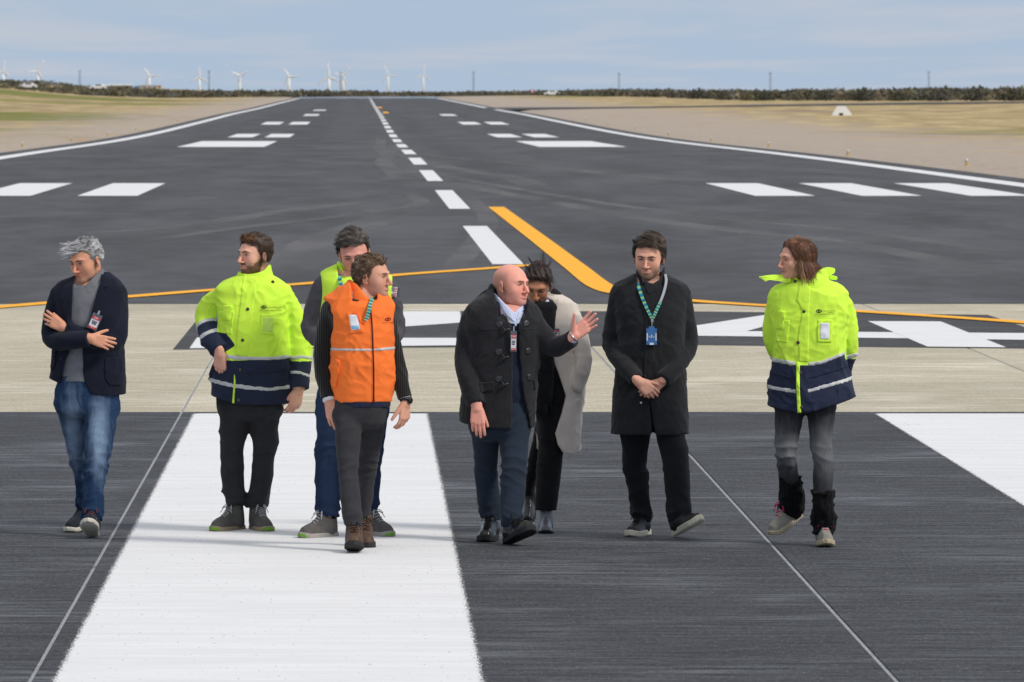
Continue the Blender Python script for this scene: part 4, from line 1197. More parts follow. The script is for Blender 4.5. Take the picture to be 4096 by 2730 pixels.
        d = unit(d + f * math.sin(q) * .6 - b * math.sin(q) * .5); p = p + d * .032 * sc; pts.append(p)
        d = unit(d + f * math.sin(q) * .5 - b * math.sin(q) * .3); p = p + d * .026 * sc; pts.append(p)
        A(chain(pts, np.array([.0145, .0120, .0105, .0085]) * sc, n=7), .008)
        return wr + f * .09 * sc

    # -------------------------------------------------------------- finish body
    def finish(s):
        """trunk, limbs, head and hands as one body mesh"""
        VV, QQ, off = [], [], 0
        def run(prims, h, extra=None):
            nonlocal off
            lo = np.min([p.lo for p, k in prims], 0) - .02; hi = np.max([p.hi for p, k in prims], 0) + .02
            g = Fld(lo, hi, h)
            for p, k in prims: g.add(p, k)
            if extra:
                for p, k in s.neg: g.sub(p, k)
                for p, k in s.late: g.add(p, k)
                for p, k in s.neg2: g.sub(p, k)
            V, Q = g.mesh(); VV.append(V); QQ.append(Q + off); off += len(V)
        run(s.bp, .014); run(s.hg, .0034, True)
        for G_ in s.hands: run(G_, .0036)
        V, Q = np.concatenate(VV), np.concatenate(QQ)
        me = s.root.data
        o = mk('tmp', V, Q, M_SKIN, None, True, col=s.paint(V)); new = o.data
        bpy.data.objects.remove(o); s.root.data = new; new.name = 'person'; bpy.data.meshes.remove(me)

    # -------------------------------------------------------------- shoe
    def shoe(s, leg, yaw, pitch, up_mat, sole_mat, L=.29, Wd=.10, sole=.026, high=.10, lift=0.0, roll=0, dx=0.0, lace=None, toe_mat=None, toe_h=.06, heel=.0, name='shoe', box_=False, lace_n=5, foxing=None):
        """leg: loft rows of the trouser leg it belongs to; the shoe hangs from its lowest row"""
        R = Rz(math.radians(yaw)) @ Rx(math.radians(pitch)) @ Ry(math.radians(roll))
        lowest = min(leg, key=lambda r: r[0]); ax_, ay_ = lowest[1] + dx, lowest[2]
        q = R @ np.array([0, L * .26, sole + high * .6])
        c = np.array([ax_ - q[0], ay_ - q[1], 0.0])
        low = min((R @ np.array([x, y, 0]))[2] for x in (-Wd / 2 * .8, Wd / 2 * .8) for y in (-L / 2 * .92, L / 2 * .95))
        c[2] = lift - low
        # outline: half width along the foot (y from toe -L/2 to heel +L/2)
        ys = np.array([-.5, -.47, -.40, -.28, -.12, .08, .28, .42, .48, .5]) * L
        hw = np.array([.0, .46, .80, .98, 1.0, .84, .72, .70, .52, .0]) * Wd / 2
        if box_: hw[1:3] *= 1.12
        def plan(X, Y): return np.maximum(np.abs(X) - np.interp(Y, ys, hw), np.abs(Y) - L * .5)
        def f_sole(grow, z0, z1):
            def f(X, Y, Z):
                d = plan(X, Y) * .8 - grow
                zz = Z - np.interp(Y, [-.5 * L, -.36 * L], [.012, 0])
                return np.maximum(np.maximum(d, z0 - zz), zz - z1)
            return Prim((-Wd / 2 - .01, -L / 2 - .01, -.01), (Wd / 2 + .01, L / 2 + .01, z1 + .02), f)
        top = np.array([[-.5, .3], [-.42, .82], [-.30, 1.0], [-.12, 1.22], [.03, 1.75], [.10, 2.0], [.5, 2.0]])
        def f_up(X, Y, Z):
            h1 = np.interp(Y / L, top[:, 0], top[:, 1]) * toe_h
            h1 = np.where(Y / L > .03, np.minimum(np.maximum(h1, toe_h * 1.5), high + sole + .02), h1)
            zz = np.clip((Z - sole * .5) / np.maximum(h1, .01), 0, 1.2)
            k = np.interp(Y / L, [-.1, .1, .5], [.85, .62, .45])
            d = plan(X, Y) + zz**2.2 * np.interp(Y, ys, hw) * (1 - .25 * (Y / L > .05)) * .62 + .004
            return np.maximum(np.maximum(d * .7, (Z - h1 - sole * .4) * .7), sole * .6 - Z)
        up = Prim((-Wd / 2, -L / 2, 0), (Wd / 2, L / 2, high + sole + .04), f_up)
        ank = chain([(0, L * .24, sole + .03), (0, L * .26, sole + high)], [.047 * Wd / .1, .043 * Wd / .1], cut=True)
        g = Fld(np.array([-Wd, -L * .6, -.03]), np.array([Wd, L * .6, high + sole + .06]), .0055)
        g.add(up, 0); g.add(ank, .03)
        g.sub(chain([(0, L * .26, sole + high * .8), (0, L * .27, sole + high + .03)], [.034 * Wd / .1, .036 * Wd / .1]), .004)
        V, Q = g.mesh()
        T = lambda V: np.asarray(V) @ R.T + c
        root = mk(name, T(V), Q, up_mat, s.root, True)
        g2 = Fld(np.array([-Wd, -L * .6, -.03]), np.array([Wd, L * .6, sole + .03]), .0052)
        g2.add(f_sole(.002, 0, sole), 0)
        if heel > 0: g2.sub(ell((0, .02 * L / .29, -.004), (Wd, L * .16, heel)), .004)
        tread = waves(s.seed, 30, 3, (.2, 1, 0))
        g2.disp(lambda P: .0015 * np.sign(np.sin(P[:, 1] * 2 * math.pi / .022)) * (P[:, 2] < .008), .02)
        V, Q = g2.mesh(); so = mk('sole', T(V), Q, sole_mat, root, True)
        if toe_mat:
            g3 = Fld(np.array([-Wd, -L * .6, -.03]), np.array([Wd, -L * .25, sole + .06]), .005)
            g3.add(f_sole(.0035, .003, sole + .004), 0)
            g3.inter(lambda X, Y, Z: Y + L * .40 + np.maximum(Z - .012, 0) * 1.2)
            V, Q = g3.mesh()
            if len(V): mk('toe_guard', T(V), Q, toe_mat, root, True)
        if lace:
            parts = []
            y0_, y1_ = -.14 * L, .10 * L
            for i in range(lace_n):
                yy = y0_ + (y1_ - y0_) * i / max(1, lace_n - 1); z_ = np.interp(yy / L, top[:, 0], top[:, 1]) * toe_h + sole * .4 + .003
                sg = 1 if i % 2 else -1
                parts.append(tube([(-.022, yy - .004 * sg, z_ - .006), (0, yy, z_ + .003), (.022, yy + .004 * sg, z_ - .006)], .0028, 5))
            zt = np.interp(y1_ / L, top[:, 0], top[:, 1]) * toe_h + sole * .4 + .006
            for q in (-1, 1):
                parts.append(tube(catmull([(0, y1_, zt), (q * .02, y1_ - .02, zt + .006), (q * .034, y1_ - .035, zt - .015), (q * .014, y1_ - .02, zt)], 10), .0026, 5))
                parts.append(tube(catmull([(0, y1_, zt), (q * .026, y1_ - .03, zt - .012), (q * .040, y1_ - .045, zt - .040)], 8), .0026, 5))
            v, fc = join(parts); mk('lace', T(v), fc, lace, root, True)
        s.bp.append((chain([np.array([ax_, ay_, lowest[0] + .06]), c + R @ np.array([0, L * .24, sole + high * .6]), c + R @ np.array([0, L * .2, sole + .035])], [.030, .027, .022]), .02))
        return root, c + R @ np.array([0, L * .26, sole + high])

def body(s, torso=None, legs=(), arms=(), pelvis=None, shrink=.016):
    zp = max(r[0] for r in pelvis)
    if torso:
        t_ = sorted([r for r in torso if r[0] > zp - .02], key=lambda r: r[0])
        s.bp.append((loft(t_, grow=-shrink), .03))
        s.bp.append((loft([(zp - .08, t_[0][1], t_[0][2], t_[0][3] * .75, t_[0][4] * .8), (zp + .12, t_[0][1], t_[0][2], t_[0][3] * .75, t_[0][4] * .8)], grow=-shrink), .03))
    if pelvis: s.bp.append((loft(pelvis, grow=-shrink), .03))
    for l in legs: s.bp.append((loft(l, grow=-.024), .03))
    for P_, r_ in arms: s.bp.append((chain(P_, np.maximum(np.array(r_) - .020, .024)), .03))
def shell(s, name, g, t, clip, mat, parent=None, solid=False):
    f = Fld.__new__(Fld); f.ax = g.ax; f.h = g.h
    X, Y, Z = g.grid((slice(None),) * 3)
    c = np.broadcast_to(clip(X, Y, Z), g.v.shape)
    f.v = np.maximum(g.v - t, c).astype(np.float32)
    if not solid: f.v = np.maximum(f.v, -(g.v + .014))
    V, Q = f.mesh()
    if not len(V): return None
    o = mk(name, V, Q, mat, parent or g.obj, True); f.obj = o
    return f
def prism(s, pts, y1, y0=-.6):
    W = np.array([s.P(*p)[[0, 2]] for p in pts]); f2 = poly2(W)
    def f(X, Y, Z):
        d = f2(X[:, 0, :], Z[0, 0, :][None])[:, None, :]
        return np.maximum(d, Y - y1)
    lo, hi = W.min(0), W.max(0)
    return Prim((lo[0], y0, lo[1]), (hi[0], y1, hi[1]), f)
def neckhole(s, cx, zf, zm, hw=.085, yf=-.12):
    """scoop for the neck: above a plane from the front neckline (picture height zf) to zm at mid depth"""
    a, b = s.P(cx, zf), s.P(cx, zm); k = (b[2] - a[2]) / -yf
    def f(X, Y, Z): return np.maximum(a[2] + (Y - yf) * k - Z, (np.sqrt(((X - a[0]) / hw)**2 + ((Y - .0) / .22)**2) - 1) * hw)
    return Prim((a[0] - hw, -.25, a[2] - .05), (a[0] + hw, .25, a[2] + .35), f)
def lineclip(s, pts, above=True):
    """clip keeping what lies below (above=False: above) the picture polyline"""
    W = np.array([s.P(*p)[[0, 2]] for p in pts])
    return (lambda X, Y, Z: Z - np.interp(X, W[:, 0], W[:, 1])) if above else (lambda X, Y, Z: np.interp(X, W[:, 0], W[:, 1]) - Z)
def plate(s, name, c, w_, h_, rot, y, mat, parent, th=.002):
    """small flat card in the picture plane"""
    w = s.P(*c); cr, sr = math.cos(rot), math.sin(rot)
    V = []
    for dy_ in (0, th):
        for a, b in ((-.5, -.5), (.5, -.5), (.5, .5), (-.5, .5)):
            a_, b_ = a * w_, b * h_
            V.append((w[0] + a_ * cr - b_ * sr, y + dy_, w[2] + a_ * sr + b_ * cr))
    return mk(name, V, [(0, 1, 2, 3), (7, 6, 5, 4), (0, 4, 5, 1), (1, 5, 6, 2), (2, 6, 7, 3), (3, 7, 4, 0)], mat, parent)
def visitor_badge(s, g, c, w_, h_, rot, off=.012, txt='DRY', foot='VISITA', parent=None):
    w = s.P(*c); y = float(g.front([w[0]], [w[2]])[0]) - off
    k = s.m; cr, sr = math.cos(rot), math.sin(rot)
    at = lambda u, v: (c[0] + (u * cr - v * sr) / k, c[1] - (u * sr + v * cr) / k)
    b = plate(s, 'badge', c, w_, h_, rot, y, M_CLEAR, parent or s.root)
    plate(s, 'card', at(0, -h_ * .06), w_ * .8, h_ * .74, rot, y - .0025, M_CARD, b)
    plate(s, 'card_header', at(0, h_ * .23), w_ * .8, h_ * .17, rot, y - .005, M_CARDRED, b)
    plate(s, 'card_footer', at(0, -h_ * .37), w_ * .8, h_ * .12, rot, y - .005, M_CARDRED, b)
    def tx(t, size, u, v, m):
        if not t: return
        vv, ff = text_verts(t, size); p = s.P(*at(u, v))
        x = p[0] + vv[:, 0] * cr - vv[:, 1] * sr; z = p[2] + vv[:, 0] * sr + vv[:, 1] * cr
        mk('lettering', np.stack([x, np.full(len(x), y - .0085), z], -1), ff, m, b)
    tx(txt, h_ * .11, 0, h_ * .23, M_CARD); tx(foot, h_ * .07, 0, -h_ * .37, M_CARD)
    for i, q in enumerate((.02, -.06, -.14)): plate(s, 'print_line', at(0, h_ * q), w_ * (.55 - .05 * i), h_ * .035, rot, y - .005, M_DARKPRINT, b)
    plate(s, 'clip', at(0, h_ * .60), w_ * .2, h_ * .24, rot, y - .002, M_METAL, b, .004)
    return b
def ring2d(rx, rz, wd, n=28):
    V, Fc = [], []
    for i in range(n):
        a = 2 * math.pi * i / n
        V += [(rx * math.cos(a), rz * math.sin(a)), ((rx - wd) * math.cos(a), (rz - wd) * math.sin(a))]
    for i in range(n): Fc.append((2 * i, 2 * ((i + 1) % n), 2 * ((i + 1) % n) + 1, 2 * i + 1))
    return np.array(V), Fc
def airport_logo(s, g, c, mat, sc=1.0, rot=0.0):
    v, f = ring2d(.017 * sc, .0095 * sc, .0042 * sc); s.decal('logo_ring', g, v, f, c, mat, rot)
    v = np.array([(-.002, -.010), (.002, -.010), (.0035, .0), (.002, .009), (-.002, .009), (-.0035, 0)]) * sc
    s.decal('logo_tower', g, v, [(0, 1, 2, 3, 4, 5)], c, mat, rot)
M_LANY = vcol('lanyard_weave', .7, .2, 200, .1, 0)
def lanyard_col(n):
    c = np.array([lin(30, 120, 160), lin(150, 205, 110), lin(40, 150, 185), lin(22, 70, 100), lin(170, 215, 120), lin(35, 135, 175)])
    return np.repeat(c[(np.arange(n) * 1.0).astype(int) % len(c)], 4, 0)
def lanyard_grey(n): return np.repeat(np.tile(lin(170, 176, 186), (n, 1)), 4, 0)
def capsule_ring(c, u, r, th, n=18):
    u = unit(u); a = unit(np.cross(u, (0, 1, .2))); b = np.cross(u, a)
    pts = [c + (a * math.cos(t) + b * math.sin(t)) * r for t in np.linspace(0, 2 * math.pi, n)]
    return tube(pts, th, 6, False)

M_DENIM = None
def denim(name, base_, fade, amt):
    t = NT(name)
    a = t.attr('fade').outputs['Fac']
    p = t.pos(obj=True)
    g = t.noise(t.pos((9, 9, 2.2), obj=True), 3.0, 4, .6); f = t.noise(t.pos((1, 1, .25), obj=True), 260, 2)
    k = t.math('MULTIPLY', t.math('ADD', a, t.math('MULTIPLY', t.math('SUBTRACT', g, .5), .9)), amt)
    c = t.mix(t.rng(k, 0.05, .95, smooth=False), base_, fade)
    c = t.mix(t.math('MULTIPLY', t.rng(f, .4, .7), .3), c, tuple(min(1, x * 1.5 + .02) for x in base_))
    t.base(c, .9, .15); t.bump(t.math('ADD', t.math('MULTIPLY', f, .3), t.noise(p, 60, 3)), .35, .003)
    return t.m
def trousers(s, mat, pelvis, legs, seed, knees, cuffs, amp=.006, fade=None, name='trousers', label=None):
    """knees / cuffs: heights (z) where cloth bunches"""
    def mask(P):
        m = np.full(len(P), .28)
        for z in knees: m += .7 * np.exp(-((P[:, 2] - z) / .07)**2)
        for z in cuffs: m += 1.1 * np.exp(-((P[:, 2] - z) / .06)**2)
        return m
    g = s.garment(name, mat, [(loft(pelvis, n=2.4), .0)] + [(loft(l, n=2.1), .022) for l in legs],
                  disp=[folds(seed, amp * 1.9, 8, (.5, .5, 1.5), mask=mask), folds(seed + 3, amp * 1.3, 4, (.8, .8, .8))], h=.0080, label=label)
    if fade is not None:
        V = np.empty(len(g.obj.data.vertices) * 3, dtype=np.float32); g.obj.data.vertices.foreach_get('co', V); V = V.reshape(-1, 3)
        a = g.obj.data.attributes.new('fade', 'FLOAT', 'POINT'); a.data.foreach_set('value', fade(V).astype(np.float32))
    return g

# male hair region: above a line from forehead hairline to the front of the ear, and above the nape
def cap_std(fz=.0195, nape=-.062, side=0.0):
    return lambda X, Y, Z: np.maximum(-(.762 * Y + .648 * Z + fz) + side * np.abs(X), nape - Z)
def cap_wavy(fz, nape, tm=.4, sd=0.0):
    def f(X, Y, Z):
        m = -(.762 * Y + .648 * Z + fz) + .0035 * (np.sin(62 * X + sd) + np.sin(117 * X + 2.1 * sd)) + tm * np.maximum(np.abs(X) - .026, 0) * sstep(.015, .05, Z) * sstep(.0, -.04, Y)
        return np.maximum(m, nape - Z)
    return f
def w_std(fz=.012, nape=-.05): return lambda x, y, z: (.762 * y + .648 * z + fz > 0) & (z > nape)

M_SHIRT = fabric('pale_blue_cotton', lin(196, 206, 232), .9, .15, .06)
GREYHAIR = (lin(150, 150, 152), lin(214, 214, 216)); DKBROWN = (lin(44, 34, 28), lin(96, 74, 56))

# ------------------------------------------------------------------ 1: silver-haired man, folded arms
def person_silver():
    s = Person('silver-haired person in dark navy blazer over grey turtleneck, arms folded, blue jeans', (120, 900, .829), 39.6, 345)
    P = s.P
    TR = s.rows([(225, 265, 380, .08, .02), (250, 200, 415, .10, .015), (275, 140, 440, .115, .01), (310, 112, 462, .125, 0), (380, 112, 462, .135, -.01), (480, 115, 455, .14, -.01),
                 (600, 108, 455, .135, -.005), (700, 98, 462, .135, 0), (760, 92, 464, .135, 0), (822, 98, 463, .135, 0)])
    SW = s.rows([(225, 258, 375, .08, .02), (262, 200, 405, .095, .01), (310, 140, 440, .115, 0), (450, 140, 425, .125, -.01), (600, 138, 425, .12, -.005), (755, 140, 425, .125, 0)])
    A1 = ([P(142, 335), P(110, 440, -.02), P(106, 548, -.06), P(190, 558, -.17), P(284, 548, -.215)], [.056, .055, .056, .054, .047])
    A2 = ([P(425, 338), P(430, 450, 0), P(412, 560, -.06), P(300, 552, -.13), P(172, 503, -.125)], [.053, .055, .056, .054, .045])
    PV = s.rows([(690, 150, 425, .115, 0), (780, 125, 430, .125, 0), (850, 122, 430, .125, 0), (900, 130, 428, .115, 0), (930, 170, 410, .08, 0)])
    L1 = s.leg([(860, 122, 272, .03), (960, 150, 275, .08), (1060, 172, 278, .14), (1150, 195, 285, .2), (1250, 214, 282, .27), (1370, 236, 284, .38), (1402, 238, 287, .40)])
    L2 = s.leg([(860, 262, 430, -.02), (980, 262, 412, -.08), (1080, 262, 395, -.12), (1150, 262, 382, -.14), (1300, 258, 357, -.18), (1380, 250, 350, -.2), (1424, 254, 346, -.2)])
    body(s, SW, (L1, L2), (A1, A2), PV)
    sw = s.garment('turtleneck', fabric('grey_melange_knit', lin(112, 114, 120), .95, .1, .22, 500, 10, .05), [(loft(SW), 0)], subs=[(neckhole(s, 280, 300, 262, .075), .01)], disp=[folds(11, .004, 8)])
    cg = s.garment('turtleneck_collar', bpy.data.materials['grey_melange_knit'], [(loft(s.rows([(330, 226, 352, .10, -.02), (275, 228, 354, .092, -.016), (200, 240, 358, .085, .005)])), 0)],
                   inter=[lineclip(s, [(205, 296), (240, 300), (272, 290), (322, 236), (345, 214), (370, 208)])], disp=[folds(3, .004, 12)], parent=sw.obj)
    op = [(212, 250), (206, 400), (206, 560), (186, 620), (160, 700), (146, 748), (140, 840), (310, 840), (296, 812), (270, 760), (260, 700), (258, 600), (268, 520), (302, 420), (334, 295), (320, 230)]
    M_BLZ = fabric('navy_boiled_wool', lin(25, 29, 43), .95, .08, .3, 260, 12, .06, .5)
    jk = s.garment('blazer', M_BLZ, [(loft(TR), 0)], late=[(chain(*A2, cut=True), .02), (chain(*A1, cut=True), .004)],
                   subs=[(prism(s, op, -.015), .004), (neckhole(s, 290, 300, 262, .08), .01)], inter=[lineclip(s, [(85, 738), (120, 752), (160, 770), (260, 790), (300, 814), (400, 822), (470, 816)], False)],
                   disp=[folds(21, .005, 8, (1, 1, 1), mask=lambda Q: .5 + 1.0 * np.exp(-((Q[:, 2] - 1.05) / .12)**2))])
    for pts in ([(212, 262), (168, 288), (145, 350), (166, 378), (160, 392), (200, 500), (206, 420)], [(322, 222), (384, 252), (392, 292), (352, 306), (368, 334), (272, 510), (304, 420), (336, 300)]):
        s.patch('lapel', jk, pts, M_BLZ, .007)
    s.patch('pocket', jk, [(362, 642), (455, 634), (461, 735), (440, 772), (388, 772), (366, 738)], M_BLZ, .006)
    s.patch('pocket', jk, [(106, 600), (128, 598), (122, 680), (112, 700), (100, 690)], M_BLZ, .006)
    s.disc('button', jk, (153, 642), .008, M_BLKPLASTIC)
    visitor_badge(s, jk, (318, 463), .060, .098, -math.radians(24), .03, 'DRY', 'VISITA')
    w1 = P(288, 548, -.22); w2 = P(166, 500, -.135)
    s.hand(w1, (.96, 0, -.25), (0, -1, .15), 'R', (12, 13, 14, 15), (42, 12), 5, .95)
    s.hand(w2, (-.86, .05, .50), (.1, -1, 0), 'L', (12, 14, 16, 20), (15, 10), 6, .93)
    mk('ring', *capsule_ring(w2 + np.array([-.098, -.006, .035]), (-.9, 0, .3), .0098, .0016), M_METAL, s.root, True)
    kz = [L2[3][0], L1[3][0]]; cz = [s.Z(1385)]
    M_J1 = denim('washed_blue_denim', lin(30, 52, 82), lin(126, 148, 174), 1.0)
    fd = lambda V: np.clip(np.exp(-((V[:, 2] - s.Z(1010)) / .22)**2) * np.exp(-((np.abs(V[:, 0] - np.where(V[:, 0] > P(265, 1000)[0], P(335, 1000)[0], P(205, 1000)[0]))) / .05)**2) * 1.05, 0, 1)
    tr = trousers(s, M_J1, PV, (L1, L2), 31, kz, cz, .0075, fd, 'jeans')
    s.seam('fly_seam', tr, [(232, 760), (236, 830), (252, 880)], .002, M_J1)
    su = fabric('navy_canvas', lin(34, 38, 48), .9, .15, .2); so = plain('off_white_rubber', lin(206, 202, 190), .7)
    sh, _ = s.shoe(L2, -4, -20, su, so, Wd=.105, high=.06, lace=plain('red_brown_cord', lin(120, 52, 44), .8), lace_n=3, toe_h=.062)
    s.shoe(L1, -26, 6, su, so, Wd=.10, high=.06, toe_h=.06)
    v, f = text_verts('DUDE', .015); v = v @ np.array([[math.cos(.35), -math.sin(.35)], [math.sin(.35), math.cos(.35)]]); p = P(300, 1416, -.33)
    mk('lettering', np.stack([p[0] + v[:, 0], np.full(len(v), p[1]), p[2] + v[:, 1]], -1), f, M_CARD, sh)
    s.head((269, 171, -.045), -40, 15, -3, 1.05, lin(222, 159, 129), smile=.7, brow=lin(70, 58, 52), eyes='squint', red=.55, beard=lin(150, 128, 116), beard_amt=.35, neck=P(300, 300, .02))
    fl = lambda p, n: np.stack([-.55 + 0 * p[:, 0], -.7 + .2 * p[:, 1], .05 - p[:, 2] * 2], -1) + n * .15
    s.hair(cap_wavy(.010, -.058, .35, 4.4), [
        dict(n=900, hug=.010, where=w_std(.010), dir=fl, len=.05, curl=.35, w=.0024, spread=.22, pull=(-.1, 0, -.3)),
        dict(hug=0.05, x=2.2, free=1, n=90, where=lambda x, y, z: (z > .055) & (y < -.035) & (x < .03), dir=lambda p, n: np.tile([-.9, -.65, .05], (len(p), 1)), len=.065, curl=.4, w=.0022, spread=.16, pull=(-.3, 0, .5), seg=8, c1=lin(176, 176, 178), c2=lin(224, 224, 226)),
        dict(hug=0.016, x=1.5, n=160, where=lambda x, y, z: z > .08, dir=lambda p, n: n * .5 + np.array([-.2, .3, .2]), len=.03, curl=.6, w=.002, spread=.3, c1=lin(96, 96, 98), c2=lin(170, 170, 172))],
        lin(104, 104, 106), lin(196, 196, 198), .012, .006, 5, top=.0)
    s.finish(); return s

# ------------------------------------------------------------------ 2: bearded man in long-sleeved hi-vis jacket
M_BLKDENIM = fabric('black_denim', lin(46, 46, 50), .92, .12, .25, 300, 14, .05, .4)
M_SUEDE = fabric('grey_suede', lin(88, 86, 84), .95, .1, .25, 200, 20, .05, .4)
M_TANSOLE = plain('dusty_rubber', lin(150, 138, 112), .85); M_GREENTOE = plain('green_rubber', lin(104, 160, 40), .7); M_GREYLACE = plain('grey_cord', lin(176, 178, 180), .8)
def hi_vis_details(s, g, buttons):
    for c in buttons: s.disc('snap_button', g, c, .010, M_STUD, .008)
def person_bearded():
    s = Person('bearded brown-haired person in yellow and navy hi-vis jacket, one hand in pocket', (740, 880, .8424), 40.0, 1010)
    P = s.P
    TR = s.rows([(232, 272, 402, .09, .02), (258, 254, 416, .098, .02), (275, 218, 442, .106, .015), (294, 182, 470, .116, .01), (330, 152, 496, .132, 0), (430, 150, 497, .150, -.01), (600, 160, 493, .16, -.015), (700, 140, 498, .16, -.01), (800, 128, 500, .165, 0), (872, 126, 498, .16, 0)])
    A1 = ([P(182, 352, .02), P(118, 415, .05), P(102, 485, .04), P(130, 565, -.06), P(160, 622, -.11)], [.058, .068, .070, .062, .057])
    A2 = ([P(466, 358, .01), P(510, 450, .01), P(538, 570, .02), P(544, 690, -.02), P(540, 800, -.06)], [.060, .068, .076, .064, .058])
    PV = s.rows([(790, 150, 465, .125, 0), (880, 152, 462, .13, 0), (925, 160, 452, .115, 0), (950, 210, 410, .08, 0)])
    L1 = s.leg([(880, 152, 308, 0), (960, 160, 300, 0), (1060, 163, 283, 0), (1110, 166, 277, 0), (1200, 172, 280, .02), (1320, 182, 284, .03), (1348, 188, 287, .03)])
    L2 = s.leg([(880, 305, 462, 0), (960, 308, 448, 0), (1040, 318, 440, 0), (1130, 322, 426, 0), (1220, 314, 418, .02), (1320, 298, 402, .04), (1365, 292, 396, .04)])
    body(s, TR, (L1, L2), (A1, A2), PV, .03)
    col_o = loft(s.rows([(310, 235, 430, .105, .01), (258, 248, 416, .095, .015), (198, 260, 410, .088, .03)]))
    col_i = loft(s.rows([(270, 262, 402, .082, .015), (192, 270, 398, .076, .03)]))
    ctop = lineclip(s, [(200, 246), (255, 246), (305, 258), (345, 250), (372, 240), (396, 214), (420, 210)])
    colg = s.garment('collar', M_HIVIS, [(col_o, 0)], subs=[(col_i, .004)], inter=[ctop], disp=[folds(8, .004, 8)])
    hem = lineclip(s, [(110, 826), (180, 848), (240, 866), (330, 872), (510, 870)], False)
    mk_ = lambda Q: .55 + .9 * np.exp(-((Q[:, 2] - s.Z(640)) / .10)**2) * (Q[:, 0] > P(480, 600)[0]) + .9 * np.exp(-((Q[:, 0] - P(110, 480)[0]) / .09)**2)
    jk = s.garment('hi_vis_jacket', M_HIVIS, [(loft(TR), 0)], subs=[(neckhole(s, 335, 275, 250, .10), .01)], late=[(chain(*A1, cut=True), .012), (chain(*A2, cut=True), .012)], inter=[hem], disp=[folds(41, .012, 5.0, (1, 1, .7), mask=mk_), folds(43, .005, 10), folds(45, .010, 3.0, (1, 1, .5))], h=.0074)
    colg.obj.parent = jk.obj
    shell(s, 'lower_panel', jk, .002, lineclip(s, [(100, 660), (240, 662), (498, 648), (499, 668), (620, 668)]), M_NAVY)
    lp = lineclip(s, [(100, 660), (240, 662), (498, 648), (499, 668), (620, 668)])
    def zband(name, up, lo, x0, x1, mat=M_REFL, t=.0038):
        fu, fl = lineclip(s, up), lineclip(s, lo, False); xa, xb = P(x0, 700)[0], P(x1, 700)[0]
        return shell(s, name, jk, t, lambda X, Y, Z: np.maximum(np.maximum(fu(X, Y, Z), fl(X, Y, Z)), np.maximum(xa - X, X - xb)), mat)
    zband('reflective_band', [(120, 622), (240, 640), (400, 645), (500, 637)], [(120, 642), (240, 660), (400, 664), (500, 657)], 185, 498)
    zband('reflective_band', [(100, 745), (240, 772), (400, 790), (500, 780)], [(100, 768), (240, 796), (400, 810), (500, 800)], 110, 498)
    zband('reflective_band', [(500, 645), (560, 640), (620, 652)], [(500, 662), (560, 657), (620, 668)], 499, 640)
    zband('reflective_band', [(500, 712), (540, 712), (620, 742)], [(500, 730), (540, 730), (620, 760)], 499, 640)
    a, b = A1[0][2], A1[0][4]
    L_ = np.linalg.norm(b - a)
    cuff = s.band('cuff_panel', jk, a, b, L_ * .22, L_ * 1.15, M_NAVY, .12, .0022)
    s.band('reflective_band', jk, a, b, L_ * .13, L_ * .23, M_REFL, .12, .0035); s.band('reflective_band', jk, a, b, L_ * .50, L_ * .62, M_REFL, .12, .0045)
    s.patch('chest_pocket', jk, [(163, 432), (236, 428), (224, 540), (150, 532)], M_HIVIS, .005, yc=.06); s.patch('pocket_flap', jk, [(182, 404), (229, 402), (216, 476), (175, 474)], M_HIVIS, .009, yc=.06)
    s.patch('id_window_frame', jk, [(362, 442), (434, 446), (428, 544), (356, 538)], M_HIVIS, .0055); s.patch('id_window', jk, [(374, 456), (424, 458), (418, 530), (368, 527)], fabric('clear_vinyl_yellow', (.55, .82, .12), .25, .5, .08), .007)
    s.patch('placket', jk, [(278, 255), (345, 252), (338, 330), (318, 470), (300, 640), (243, 640), (250, 520), (266, 380)], M_HIVIS, .0045)
    s.patch('placket_edge', jk, [(236, 712), (243, 760), (240, 800), (237, 866), (225, 866), (232, 790)], M_HIVIS, .007)
    s.patch('pocket_flap', jk, [(290, 722), (490, 708), (490, 712), (290, 727)], M_NAVY, .008)
    hi_vis_details(s, jk, [(300, 420), (276, 567), (264, 707), (256, 850), (418, 293)]); hi_vis_details(s, colg, [(293, 285)])
    airport_logo(s, jk, (376, 410), M_DARKPRINT); s.text(jk, 'Aeropuertos Argentina 2000', .0060, (421, 412), M_DARKPRINT); s.text(jk, 'DIRECCION DE INFRAESTRUCTURA', .0058, (408, 428), M_DARKPRINT)
    s.decal('logo_rule', jk, np.array([(-.055, -.0008), (.055, -.0008), (.055, .0008), (-.055, .0008)]), [(0, 1, 2, 3)], (408, 420), M_DARKPRINT)
    s.hand(P(163, 628, -.135), (.05, .22, -1), (-.35, -.9, 0), 'R', (20, 20, 20, 20), (10, 10), 2, 1.03)
    s.hand(P(541, 806, -.065), (-.26, -.08, -1), (.45, -.9, 0), 'L', (24, 26, 28, 32), (25, 20), 3, 1.03)
    trousers(s, M_BLKDENIM, PV, (L1, L2), 51, [s.Z(1090)], [s.Z(1330)], .007)
    for lg, yw in ((L1, -34), (L2, 18)):
        s.shoe(lg, yw, 0, M_SUEDE, M_TANSOLE, L=.31, Wd=.108, high=.12, sole=.03, lace=M_GREYLACE, toe_mat=M_GREENTOE, lace_n=6, toe_h=.066, name='boot')
    s.head((330, 168, 0), -52, -1, 0, 1.03, lin(239, 180, 157), smile=-.1, beard=lin(74, 52, 40), beard_amt=.88, stache=.9, brow=lin(40, 28, 22), eyes='squint', red=.5, scalp=lin(104, 80, 66), neck=P(338, 300, .03))
